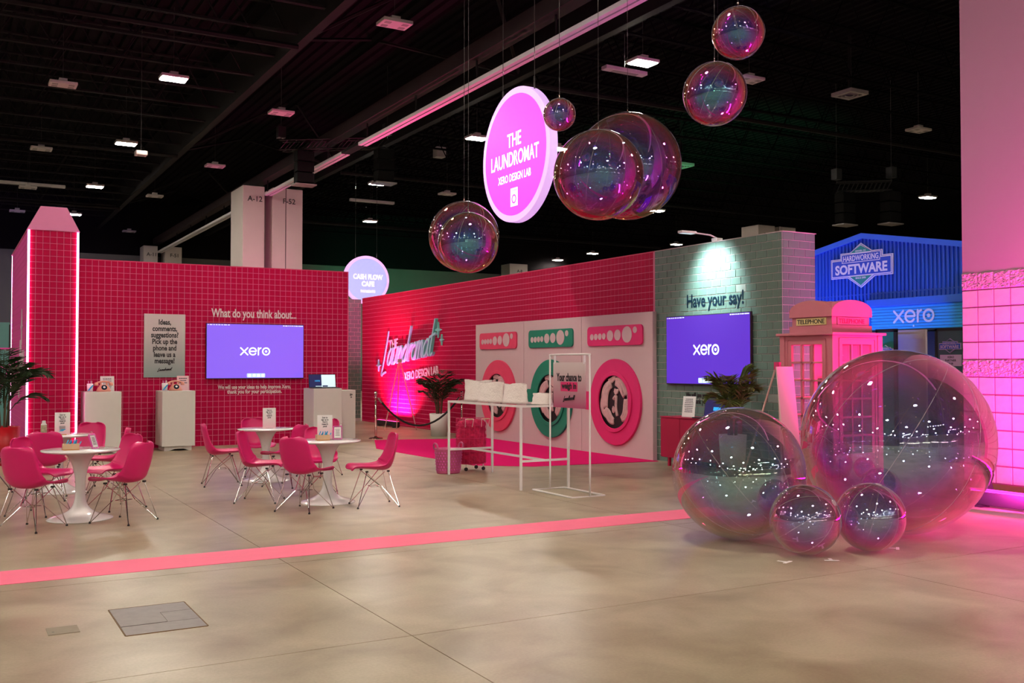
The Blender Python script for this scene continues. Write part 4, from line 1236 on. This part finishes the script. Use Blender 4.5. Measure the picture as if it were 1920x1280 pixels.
def notice(label, x, y, z, rz, w, h, mat, lines, group='notice cards', lean=-8):
    t = thing('notice_card', label, 'sign', (x, y, z), rz, group)
    o = B(-w / 2, w / 2, -.004, .004, 0, h).build('card', mat, t); o.rotation_euler = (R(lean), 0, 0)
    text_lines(lines, o, 0, h - .04, w * .7, h / (lines + 3.5), -.004, h=h / (lines + 3.5) * .45)
    B(-w * .3, w * .3, 0, .06, 0, .006).build('stand', 'acrylic', t)
    return t
notice('white printed card behind the telephone nearest the tower', 2.64, 20.05, 1.136, 0, .245, .285, 'paper_white', 8)
n2 = notice('pink printed card behind the telephone under the poster', 4.02, 20.05, 1.136, 0, .225, .285, 'paper_pink', 3)

def laptop(label, x, y, z, rz, two):
    t = thing('laptop', label, 'laptop', (x, y, z), rz, 'open laptops')
    w = .29
    B(-w, w, -.22, .02, 0, .018).build('keyboard_base', 'black_plastic', t, bevel=.004)
    o = B(-w, w, -.006, .006, 0, .28).build('lid', 'black_plastic', t, loc=(0, .02, .012), rot=(R(-10), 0, 0))
    if two:
        B(-w + .012, -.02, -.008, -.006, .012, .268).build('dark_window', 'screen_navy', o)
        B(-.02, w - .012, -.008, -.006, .012, .268).build('pale_window', 'screen_pale', o)
        wordmark(o, -.11, .14, .11, -.008, 'screen_cyan', .002)
        B(.0, .11, -.010, -.008, .016, .045).build('dark_banner', 'screen_navy', o)
        B(-.15, -.02, -.010, -.008, .022, .034).build('taskbar', 'screen_pale', o)
    else:
        B(-w + .012, w - .012, -.008, -.006, .012, .268).build('display', 'screen_navy', o)
        B(-.08, .08, -.010, -.008, .11, .165).build('screen_window', 'screen_cyan', o)
    return t
laptop('open laptop with half navy half pale screen on the white plinth', 6.78, 19.85, 1.151, 0, True)

# ================================================================== EASELS, ROPE, PLANTS
def easel(label, x, y, rz, board=None, h=1.72):
    t = thing('display_easel', label, 'easel', (x, y, 0), rz, 'display easels')
    for s in (-1, 1):
        lg = MB().tube([(s * .02, 0, h), (s * .40, -.16, .02)], .013, 6).build('front_leg', 'easel_wood', t)
        MB().tube([(s * .29, -.12, .50), (s * .29, -.20, .52)], .010, 6).build('rest_peg', 'easel_wood', lg)
    MB().tube([(0, .03, h), (0, .52, .02)], .012, 6).build('rear_leg', 'easel_wood', t)
    B(-.05, .05, -.02, .04, h - .03, h + .06).build('top_plate', 'pink_hot' if board == 'pink' else 'easel_wood', t)
    if board:
        o = B(-.36, .36, -.012, .0, 0, 1.08).build('board', 'paper_white' if board != 'pink' else 'paper_pink', t, loc=(0, -.16, .53), rot=(R(-5), 0, 0))
    return t
easel('easel holding a white board behind the tiled wall edge', 9.30, 26.2, -68, 'white')
easel('bare pale easel in front of the laundromat lettering', 9.80, 22.9, -15)
ez = easel('pink-lit easel standing beside the telephone booth', 8.62, 8.75, 30, 'pink', 1.60)

def stanchion(label, x, y):
    t = thing('rope_stanchion', label, 'stanchion', (x, y, 0), 0, 'rope stanchions')
    MB().lathe([(0, 0), (.16, 0), (.16, .012), (.13, .028), (.04, .04), (.03, .06)], 24).build('base', 'brass_rose', t, smooth=True)
    MB().lathe([(.025, .04), (.025, .92), (.0, .92)], 14).build('post', 'brass_rose', t, smooth=True)
    MB().lathe([(.0, .90), (.045, .90), (.045, .915), (.025, .925), (.025, .95), (.04, .96), (.02, .975), (0, .975)], 16).build('collar', 'chrome', t, smooth=True)
    MB().sphere((0, 0, 1.01), .04, 14, 8).build('ball_top', 'chrome', t, smooth=True)
    return t
stanchion('rose gold rope stanchion standing left of the bare easel', 8.29, 20.70)
stanchion('rose gold rope stanchion standing by the palm pot', 10.12, 20.1)
rp_ = thing('barrier_rope', 'black velvet rope slung between the two stanchions', 'rope', (8.29, 20.70, 0))
pts = []
for k in range(17):
    u = k / 16; pts.append((.05 + 1.73 * u, -.02 - .56 * u, .90 - .62 * (1 - (2 * u - 1) ** 2)))
MB().tube(pts, .022, 8).build('rope', 'rope_black', rp_, smooth=True)
for a, b in ((0, 1), (16, 15)):
    p = Vector(pts[a]); q = p + (Vector(pts[b]) - p) * .7
    MB().tube([tuple(p), tuple(q)], .026, 8).build('rope_end', 'chrome', rp_)

def palm(name, label, loc, pot, pr, ph, nf, length, mat, seed, lean=(0, 0), spread=1., trunk=.25, square=False):
    rnd = random.Random(seed)
    t = thing(name, label, 'potted plant', loc)
    MB().lathe([(0, 0), (pr * .82, 0), (pr, ph), (pr * .93, ph), (pr * .88, ph - .05), (0, ph - .05)], 4 if square else 28).build('pot', pot, t, smooth=not square, rot=(0, 0, R(45)) if square else None)
    MB().lathe([(0, ph - .04), (pr * .88, ph - .045)], 20).build('soil', 'soil', t)
    for k in range(5):
        a = k * 1.256; MB().tube([(.05 * math.cos(a), .05 * math.sin(a), ph - .05), (.09 * math.cos(a), .09 * math.sin(a), ph + trunk)], .02, 6, taper=.6).build('stem', 'stem_brown', t)
    for k in range(nf):
        az = 2 * math.pi * k / nf + rnd.uniform(-.25, .25)
        el = R(rnd.uniform(38, 82)); ln = length * rnd.uniform(.75, 1.1)
        mb = MB(); p = Vector((.06 * math.cos(az), .06 * math.sin(az), ph + trunk * rnd.uniform(.3, 1.)))
        pts = []; e = el; n = 12
        for q in range(n + 1):
            pts.append(p.copy())
            d = Vector((math.cos(az) * math.cos(e) * spread + lean[0] * .1, math.sin(az) * math.cos(e) * spread + lean[1] * .1, math.sin(e)))
            p = p + d * (ln / n); e -= R(rnd.uniform(6, 12)) * (q / n + .35)
        mb.tube(pts, .007, 4, taper=.3)
        for q in range(3, n + 1):
            tdir = (pts[q] - pts[q - 1]).normalized(); sd = tdir.cross(Vector((0, 0, 1)))
            if sd.length < .05: sd = Vector((1, 0, 0))
            sd.normalize(); ll = ln * .30 * math.sin(math.pi * (.18 + .78 * (q - 3) / (n - 3))) + .03
            for f in (0, .5):
                base = pts[q - 1].lerp(pts[q], f)
                for s in (-1, 1):
                    dr = (tdir * .75 + sd * s * .85 + Vector((0, 0, rnd.uniform(-.35, .12)))).normalized()
                    tip = base + dr * ll + Vector((0, 0, -.12 * ll)); mid = base + dr * ll * .5
                    wv = dr.cross(Vector((0, 0, 1))).normalized() * (.011 + .02 * length * .3)
                    mb.add([base, mid + wv, tip, mid - wv], [(0, 1, 2), (0, 2, 3)])
        mb.build('frond', mat, t)
    return t
palm('potted_palm', 'dark palm in a white pot before the pink tiled wall', (9.86, 20.75, 0), 'pot_white', .22, .52, 15, 1.0, 'leaf_dark', 11, trunk=.35, spread=.68)
palm('potted_palm', 'palm in a bright red pot at the left edge', (.82, 18.3, 0), 'pot_red', .26, .62, 18, 1.25, 'leaf_dark', 4, trunk=.5, spread=.62)
palm('potted_palm', 'green palm beside the violet screen and telephone booth', (9.93, 11.0, 0), 'pot_white', .20, .62, 17, 1.05, 'leaf_mid', 9, trunk=.4, spread=.42)

# ================================================================== CARPET, TAPE, FLOOR PLATES
cp = tag(MB().add([(10.49, 13.45, .006), (10.49, 19.6, .006), (8.1, 20.3, .006), (7.3, 18.2, .006), (7.45, 14.4, .006), (8.2, 13.75, .006)] + [(10.49, 13.45, 0), (10.49, 19.6, 0), (8.1, 20.3, 0), (7.3, 18.2, 0), (7.45, 14.4, 0), (8.2, 13.75, 0)],
                  [(0, 1, 2, 3, 4, 5)] + [(i, i + 6, (i + 1) % 6 + 6, (i + 1) % 6) for i in range(6)]).build('carpet', 'carpet_pink'), 'hot pink carpet laid before the washing machine panels', 'carpet')
tag(B(-14, 7.6, 8.285, 8.83, 0, .003).build('floor_tape', 'tape_pink'), 'wide pink tape band running across the concrete floor', 'tape')
hp = thing('floor_hatch', 'large worn steel floor hatch with an inset lid', 'hatch', (.955, 6.36, 0))
w, d = .48, .72
mb = MB(); mb.box(-.006, 0, 0, d, 0, .004); mb.box(w, w + .006, 0, d, 0, .004); mb.box(0, w, -.006, 0, 0, .004); mb.box(0, w, d, d + .006, 0, .004)
mb.build('frame', 'rust_edge', hp)
for a in ((.002, w - .002, .002, .215), (.002, w - .002, .485, d - .002), (.285, w - .002, .22, .48)): B(a[0], a[1], a[2], a[3], 0, .0035).build('plate', 'stainless', hp)
B(.002, .28, .222, .478, 0, .0055).build('inset_lid', 'stainless', hp)
hs_ = thing('floor_hatch', 'small rectangular floor cover left of the large hatch', 'hatch', (.552, 6.60, 0))
B(0, .176, 0, .18, 0, .004).build('plate', M('cover_tan', (.26, .21, .15), .6, var=.2), hs_)
MB().lathe([(0, .0045), (.008, .0045)], 8, (.03, .06, 0)).build('screw_hole', 'ink_black', hs_)
for i, (x, y, a, lab) in enumerate(((6.05, 6.05, 20, 'white tape mark left of the nearest small bubble'), (6.42, 5.92, -35, 'white tape mark in front of the nearest small bubble'), (7.35, 6.02, 40, 'white tape mark in front of the largest bubble'))):
    mb = MB(); mb.box(-.06, .06, -.014, .014, 0, .002); mb.box(-.014, .014, .016, .09, 0, .002)
    tag(mb.build('tape_mark', 'paper_white', loc=(x, y, 0), rot=(0, 0, R(a))), lab, 'tape mark', 'floor tape marks')

# ================================================================== FRAME TABLE, BAGS, SIGN STAND, BASKETS
ft = thing('frame_table', 'tall white metal frame table with clear top holding bags', 'table', (6.49, 11.2, 0))
fw_, fd_, fh_, q = .76, 2.16, 1.10, .028
for x in (0, fw_ - q):
    for y in (0, fd_ - q): B(x, x + q, y, y + q, 0, fh_).build('leg', 'white_frame', ft)
for x in (0, fw_ - q): B(x, x + q, q, fd_ - q, fh_ - q, fh_).build('top_rail', 'white_frame', ft)
for y in (0, fd_ - q): B(q, fw_ - q, y, y + q, fh_ - q, fh_).build('top_rail', 'white_frame', ft)
for y in (0, fd_ - q): B(q, fw_ - q, y, y + q, .36, .36 + q).build('stretcher', 'white_frame', ft)
B(fw_ / 2 - q / 2, fw_ / 2 + q / 2, q, fd_ - q, .36, .36 + q).build('stretcher', 'white_frame', ft)
B(q, fw_ - q, q, fd_ - q, fh_ - .012, fh_ - .004).build('clear_top', 'acrylic', ft)
def tote(label, x, y, z, rz, w, h, d, seed):
    rnd = random.Random(seed)
    t = thing('tote_bag', label, 'bag', (x, y, z), rz, 'folded tote bags')
    nx, nz = 14, 9; vs = []; fs = []
    for side in (-1, 1):
        for j in range(nz + 1):
            for i in range(nx + 1):
                u, v = i / nx, j / nz
                bul = math.sin(math.pi * u) ** .5 * (1 - .75 * v) * d
                xx = (u - .5) * w * (1 - .04 * math.sin(v * 3)) + rnd.uniform(-.004, .004)
                vs.append((xx, side * (.012 + bul / 2 + rnd.uniform(-.006, .006) * (0 < j < nz)), v * h * (1 + .04 * math.sin(u * 7 + seed)) + rnd.uniform(-.003, .003) * (j > 0)))
    n1 = (nx + 1) * (nz + 1)
    for j in range(nz):
        for i in range(nx):
            a = j * (nx + 1) + i; fs.append((a, a + 1, a + nx + 2, a + nx + 1)); fs.append((n1 + a, n1 + a + nx + 1, n1 + a + nx + 2, n1 + a + 1))
    for j in range(nz):
        a = j * (nx + 1); b = a + nx
        fs.append((a, a + nx + 1, n1 + a + nx + 1, n1 + a)); fs.append((b, n1 + b, n1 + b + nx + 1, b + nx + 1))
    for i in range(nx): fs.append((i, n1 + i, n1 + i + 1, i + 1))
    MB().add(vs, fs).build('bag_body', 'cotton', t, smooth=True)
    B(w * .12, w * .32, -.030, -.014, h * .80, h * .86).build('label_tab', 'phone_pink', t)
    return t
tote('cream tote bag farthest left on the frame table', 6.80, 12.98, 1.101, -78, .60, .30, .22, 1)
tote('cream tote bag second on the frame table', 6.74, 12.46, 1.101, -84, .60, .28, .22, 2)
tote('cream tote bag third on the frame table', 6.80, 11.88, 1.101, -86, .54, .27, .22, 3)
tote('low flattened tote bag behind the weigh in sign', 6.94, 11.40, 1.101, -86, .40, .15, .20, 4)

ss = thing('sign_stand', 'white frame stand with sign Your chance to weigh in', 'sign', (6.64, 11.14, 0), -90)
L_, D_ = .93, .48
MB().tube([(0, 0, .012), (L_, 0, .012), (L_, D_, .012), (0, D_, .012)], .013, 6, True).build('base_frame', 'white_frame', ss)
pz = spline([(.0, D_ * .55, .012), (.0, D_ * .55, 1.0), (.0, D_ * .55, 1.70), (.02, D_ * .55, 1.745), (.06, D_ * .55, 1.76), (L_ - .06, D_ * .55, 1.76), (L_ - .02, D_ * .55, 1.745), (L_, D_ * .55, 1.70), (L_, D_ * .55, 1.0), (L_, D_ * .55, .012)], 3)
MB().tube(pz, .012, 8).build('upright_frame', 'white_frame', ss, smooth=True)
m = M('weigh_fade', (.7, .4, .5), .55)
nt = m.node_tree; b = nt.nodes['Principled BSDF']
tc = nt.nodes.new('ShaderNodeTexCoord'); sp = nt.nodes.new('ShaderNodeSeparateXYZ'); rp = nt.nodes.new('ShaderNodeValToRGB'); mr = nt.nodes.new('ShaderNodeMapRange')
mr.inputs[1].default_value = 1.08; mr.inputs[2].default_value = 1.66
nt.links.new(tc.outputs['Object'], sp.inputs[0]); nt.links.new(sp.outputs['Z'], mr.inputs[0]); nt.links.new(mr.outputs[0], rp.inputs[0]); nt.links.new(rp.outputs[0], b.inputs['Base Color'])
rp.color_ramp.elements[0].color = (.42, .06, .16, 1); rp.color_ramp.elements[1].color = (.72, .60, .60, 1); rp.color_ramp.elements[1].position = .95
yb = D_ * .55
bd = B(.09, .84, yb - .006, yb + .006, 1.08, 1.66).build('board', 'weigh_fade', ss)
put_text('Your chance to', bd, .465, yb - .007, 1.47, 'ink_black', w=.58, h=.105, bold=.03, depth=.002)
B(.27, .66, yb - .0075, yb - .006, 1.29, 1.41).build('highlight', 'pink_hot', bd)
put_text('weigh in', bd, .465, yb - .008, 1.35, 'ink_black', w=.34, h=.105, bold=.03, depth=.002)
mini_logo(bd, .465, 1.17, .26, yb - .007)
for x in (.11, .80): B(x, x + .025, yb - .010, yb + .010, 1.64, 1.75).build('clip', 'aluminium', ss)

bk = thing('laundry_basket', 'dusty pink woven tub basket on the floor by the frame table', 'basket', (6.60, 13.56, 0))
prof = [(0, .01), (.165, .01), (.175, .0), (.185, .02), (.215, .36), (.225, .375), (.212, .375), (.175, .03), (0, .03)]
o = MB().lathe(prof, 36, sx=1., sy=.8).build('tub', 'basket_pink', bk, smooth=True)
for s in (-1, 1): MB().tube(spline([(s * .205, -.07, .36), (s * .215, -.06, .43), (s * .22, 0, .455), (s * .215, .06, .43), (s * .205, .07, .36)], 4), .014, 6).build('handle', 'basket_pink', bk)
for j in range(7):
    for k in range(26):
        a = 2 * math.pi * (k + .5 * (j % 2)) / 26; r_ = .190 + .028 * (j / 7)
        if math.sin(a) > .3: continue
        mb = MB().add([(0, -.003, -.018), (.013, -.003, 0), (0, -.003, .018), (-.013, -.003, 0), (0, -.009, 0)], [(0, 1, 4), (1, 2, 4), (2, 3, 4), (3, 0, 4)])
        if 'WVM' not in globals(): WVM = mb.mesh('weave', 'lattice_pink')
        link('weave', WVM, bk, loc=(r_ * math.cos(a), .8 * r_ * math.sin(a), .06 + j * .042), rot=(0, 0, a + math.pi / 2))
ct = thing('laundry_cart', 'rolling wire laundry cart stuffed with crimson cloth', 'cart', (7.10, 13.78, 0))
rnd = random.Random(8); vs = []; fs = []; ns, nz = 40, 22
for j in range(nz + 1):
    z = .10 + .66 * j / nz
    for k in range(ns):
        a = 2 * math.pi * k / ns
        r_ = .225 + .018 * math.sin(a * 9 + j * 1.7) + rnd.uniform(-.012, .012) + .012 * math.sin(j * 2.3)
        if j == 0: r_ *= .85
        if j == nz: r_ *= .9
        vs.append((r_ * math.cos(a), r_ * math.sin(a) * .8, z + rnd.uniform(-.008, .008)))
for j in range(nz):
    for k in range(ns): fs.append((j * ns + k, j * ns + (k + 1) % ns, (j + 1) * ns + (k + 1) % ns, (j + 1) * ns + k))
vs.append((0, 0, .80)); fs += [(nz * ns + k, nz * ns + (k + 1) % ns, len(vs) - 1) for k in range(ns)]
MB().add(vs, fs).build('cloth_filling', 'laundry_red', ct, smooth=True)
for z in (.11, .30, .50, .70, .80):
    MB().tube([(.245 * math.cos(R(a)), .2 * math.sin(R(a)), z) for a in range(0, 360, 15)], .0045, 5, True).build('wire_hoop', 'pink_hot', ct)
for a in range(0, 360, 20): MB().tube([(.243 * math.cos(R(a)), .198 * math.sin(R(a)), .11), (.245 * math.cos(R(a)), .2 * math.sin(R(a)), .80)], .003, 4).build('wire', 'pink_hot', ct)
for s, a in ((-1, 0), (1, 0)):
    hd = MB().tube([(s * .14 - .06, -.19, .68), (s * .14 - .07, -.215, .80), (s * .14 + .07, -.215, .80), (s * .14 + .06, -.19, .68)], .007, 5).build('handle', 'paper_pink', ct)
    MB().tube([(s * .14 - .05, -.215, .80), (s * .14 + .05, -.215, .80)], .011, 6).build('grip', 'wood_pale', hd)
for x in (-.15, .15):
    for y in (-.12, .12):
        w_ = MB().lathe([(0, -.01), (.028, -.01), (.03, 0), (.028, .01), (0, .01)], 14).xf(Matrix.Rotation(R(90), 4, 'X')).build('caster', 'black_plastic', ct, loc=(x, y, .03))
        MB().tube([(0, 0, 0), (0, 0, .08)], .010, 5).build('caster_fork', 'chrome', w_)

# ================================================================== PINK CABINET AT THE GREEN WALL
cb_ = thing('sideboard', 'dark pink sideboard on legs against the green brick wall', 'cabinet', (10.12, 12.92, 0), -90)
CL, CD, C0, C1 = 1.45, .43, .14, .80
B(0, CL, .02, CD, C0, C1 - .02).build('carcass', 'cabinet_pink', cb_, bevel=.004)
B(-.005, CL + .005, -.005, CD, C1 - .02, C1).build('top', 'cabinet_pink', cb_, bevel=.003)
for k in range(3): B(k * CL / 3 + .006, (k + 1) * CL / 3 - .006, 0, .018, C0 + .008, C1 - .03).build('door', 'cabinet_pink', cb_)
for x in (.12, CL - .16):
    for y in (.05, CD - .09): B(x, x + .04, y, y + .04, 0, C0).build('leg', 'cabinet_pink', cb_)
notice('white printed card with pink corner on the dark pink sideboard', 10.28, 12.42, .801, -78, .25, .33, 'paper_white', 8)
laptop('open laptop with navy screen on the dark pink sideboard', 10.30, 11.80, .801, -90, False)

# ================================================================== CEILING RIGGING
def truss(label, x0, y0, x1, y1, z, drop):
    t = thing('lighting_truss', label, 'truss', (x0, y0, z))
    v = Vector((x1 - x0, y1 - y0, 0)); n = Vector((-v.y, v.x, 0)).normalized() * .15
    for s in (-1, 1):
        for zz in (0, .3): MB().tube([tuple(n * s + Vector((0, 0, zz))), tuple(n * s + v + Vector((0, 0, zz)))], .025, 5).build('chord', 'black_metal', t)
    N_ = 12
    mb = MB()
    for k in range(N_):
        a = v * (k / N_); b = v * ((k + 1) / N_)
        for s in (-1, 1): mb.tube([tuple(a + n * s), tuple(b + n * s + Vector((0, 0, .3)))], .012, 4)
        mb.tube([tuple(a + n), tuple(b - n)], .012, 4)
    mb.build('lacing', 'black_metal', t)
    for f in (.0, 1.):
        c = v * f
        MB().tube([tuple(c + Vector((0, 0, .3))), tuple(c + Vector((0, 0, 10.9 - z)))], .010, 4).build('hoist_chain', 'cable_dark', t)
        B(c.x - .12, c.x + .12, c.y - .12, c.y + .12, .4, .75).build('hoist_motor', 'black_metal', t)
    for f in drop:
        c = v * f
        for k in range(3): B(c.x - .27, c.x + .27, c.y - .2, c.y + .2, -.36 - .34 * k, -.05 - .34 * k).build('speaker_cabinet', 'speaker_black', t, bevel=.02)
        B(c.x - .34, c.x + .34, c.y - .24, c.y + .24, -1.12, -1.08).build('array_frame', 'stainless', t)
    return t
truss('black rigging truss with two speaker stacks left of the ceiling track', 9.05, 30.6, 11.8, 28.6, 8.35, (.22, .97))
truss('dim black truss with speaker stacks over the blue facade', 25.3, 23.0, 26.6, 21.9, 7.3, (.15, .98))
def small_box(name, label, x, y, z, sx, sy, sz, mat, cat):
    t = thing(name, label, cat, (x, y, z))
    B(-sx / 2, sx / 2, -sy / 2, sy / 2, 0, sz).build('housing', mat, t, bevel=.01)
    MB().tube([(0, 0, sz), (0, 0, 10.9 - z)], .008, 4).build('suspension_cable', 'cable_dark', t)
    B(-sx * .3, sx * .3, -sy * .3, sy * .3, -.01, 0).build('face_plate', 'fixture_dot', t)
    return t
small_box('strip_light', 'long grey strip light beside the big lit ceiling lamp', 14.0, 19.2, 8.6, 1.2, .22, .09, 'fixture_white', 'strip light')
small_box('strip_light', 'thin pale strip light above the tower roof at left', 3.0, 47.0, 9.3, 2.8, .2, .12, 'fixture_white', 'strip light')
small_box('strip_light', 'thin pale strip light right of the numbered columns', 17.4, 44.0, 9.3, 2.2, .2, .12, 'fixture_white', 'strip light')
small_box('ceiling_speaker', 'grey box hung below the ceiling left of the upper bubbles', 16.2, 18.4, 7.6, .36, .36, .32, 'fixture_dot', 'speaker')
small_box('access_point', 'small pale box above the oval sign on its left', 17.2, 36.2, 10.0, .4, .4, .4, 'fixture_dot', 'box')
small_box('access_point', 'small round pale sensor near the upper left lamps', 4.6, 28.8, 7.4, .3, .3, .12, 'fixture_white', 'sensor')
def diffuser(label, x, y, z):
    t = thing('air_diffuser', label, 'vent', (x, y, z))
    MB().lathe([(.34, 0), (.5, 0), (.5, .1), (.34, .1)], 4).build('frame', 'fixture_dot', t, rot=(0, 0, R(45)))
    for k in (1, 2): MB().lathe([(.1 * k, 0), (.1 * k + .04, -.01), (.1 * k + .04, .04), (.1 * k, .05)], 24).build('vane', 'fixture_dot', t)
    MB().tube([(0, 0, .05), (0, 0, 10.9 - z)], .05, 6).build('duct', 'steel_black', t)
    return t
diffuser('square air diffuser on the dark ceiling right of the top bubble', 22.0, 19.5, 9.2)
diffuser('square air diffuser above the middle hanging bubbles', 24.3, 29.7, 9.2)

# coloured wash lights standing behind the walls
def can_light(label, loc, tgt, col, energy, ang):
    t = thing('wash_can', label, 'floor light', loc)
    MB().lathe([(0, 0), (.14, 0), (.14, .05), (.10, .2), (.13, .3), (.10, .3), (0, .26)], 18).build('can', 'black_metal', t)
    spot('beam', t, (0, 0, .34), tuple(Vector(tgt) - Vector(loc)), energy, col, ang, .8, .1)
    return t
can_light('magenta wash light on the floor behind the pink tiled wall', (9.4, 34.2, 0), (10.5, 37.4, 8.2), (1., .02, .40), 1000, 46)
can_light('green wash light on the floor behind the long pink wall', (22., 54., 0), (24., 60., 5.), (.05, 1., .45), 2400, 80)
can_light('green wash light on the floor behind the green wall', (23.5, 26., 0), (26., 30., 9.), (.02, 1., .35), 3500, 60)
can_light('violet wash light on the floor left of the tower', (-1.5, 38., 0), (-2., 58., 3.), (.35, .15, 1.), 3500, 70)

# left of the tower: stands seen past its edge
lt = thing('wire_lattice', 'pink wire lattice sculpture past the tower edge', 'sculpture', (.55, 20.5, 0))
for a, b in (((-.6, 0, 1.92), (.5, 0, 1.93)), ((-.6, 0, 1.92), (.45, 0, 1.55)), ((.5, 0, 1.93), (.45, 0, 1.55)), ((-.3, .3, 1.75), (-.25, 0, 1.2)), ((.45, 0, 1.55), (.1, .1, .6)), ((-.25, 0, 1.2), (.1, .1, .6)), ((.1, .1, .6), (.1, .1, 0)), ((-.6, 0, 1.92), (-.25, 0, 1.2))):
    MB().tube([a, b], .018, 5).build('wire_bar', 'lattice_pink', lt)
sn = thing('floor_sign', 'pale pink sign board partly hidden behind the left palm', 'sign', (.28, 21.6, 0), 0)
B(0, .50, 0, .03, 1.05, 1.72).build('board', 'paper_pink', sn)
for x in (.05, .42): B(x, x + .03, .03, .06, 0, 1.7).build('post', 'white_frame', sn)
put_text('Sp', sn, .26, -.002, 1.58, 'ink_black', h=.11, bold=.03); put_text('in', sn, .2, -.002, 1.42, 'ink_black', h=.10, bold=.03)
tbn = thing('tall_board', 'tall teal board standing beyond the tower edge', 'board', (1.02, 25.4, 0), -14)
B(0, .22, 0, .06, 0, 2.6).build('panel', 'teal_board', tbn); B(.22, .36, 0, .06, 0, 2.55).build('dark_edge', 'black_plastic', tbn)

can_light('small pink wash can added to brighten the telephone booth', (11.0, 7.75, 0), (9.95, 8.72, 1.45), (1., .02, .48), 130, 80)  # added lamp that pushes pink light onto the booth's right face
# peaked market tents with bulbs on the far side of the hall, mirrored in the bubbles
for k in range(7):
    x = -16 + k * 5.2; y = -20 - (k % 2) * 2.
    t = thing('market_tent', 'cream peaked tent mirrored as a small gable in the bubbles', 'tent', (x, y, 0), 0, 'tents mirrored in the bubbles')
    MB().add([(-1.9, -1.9, 2.3), (1.9, -1.9, 2.3), (1.9, 1.9, 2.3), (-1.9, 1.9, 2.3), (0, 0, 3.9)], [(0, 1, 4), (1, 2, 4), (2, 3, 4), (3, 0, 4)]).build('canopy', 'tent_cream', t)
    for a in (-1, 1):
        for b in (-1, 1): MB().tube([(a * 1.85, b * 1.85, 0), (a * 1.85, b * 1.85, 2.32)], .04, 6).build('tent_pole', 'white_frame', t)
    B(-1.8, 1.8, 1.2, 1.9, 0, 1.0).build('counter', 'wall_beige', t)
    for q in range(9):
        M('bulb_glow', (1, .8, .5), .4, emit=(1., .72, .40), es=90.).cycles.emission_sampling = 'NONE'
        MB().sphere((-1.8 + q * .45, 1.95, 2.45 + .12 * math.cos(q * 1.57)), .05, 8, 6).build('bulb', M('bulb_glow', (1, .8, .5), .4, emit=(1., .72, .40), es=90.), t)

# spotlight bars added out of view to put more sparks in the bubbles
for k in range(6):
    t = thing('added_spark_bar', 'added out-of-view bar of small spotlights making sparks in the bubbles', 'light bar', (-14 + 7. * k, -7 - 5. * (k % 3), 6.2), 12. * (k % 3), 'added spotlight bars mirrored in the bubbles')
    MB().tube([(-2.6, 0, 0), (2.6, 0, 0)], .03, 6).build('bar', 'black_metal', t)
    for x in (-2.4, 2.4): MB().tube([(x, 0, 0), (x, 0, 4.7)], .008, 4).build('suspension_cable', 'cable_dark', t)
    for q in range(7):
        x = -2.4 + .8 * q
        o = MB().lathe([(0, .0), (.06, .0), (.08, -.16), (.07, -.16), (.05, -.02)], 12, (x, 0, -.03)).build('spot_can', 'black_metal', t)
        M('spark', (1, .9, .8), .4, emit=(1., .88, .70), es=160.).cycles.emission_sampling = 'NONE'
        MB().sphere((x, 0, -.16), .055, 8, 6).build('lens', 'spark', o)
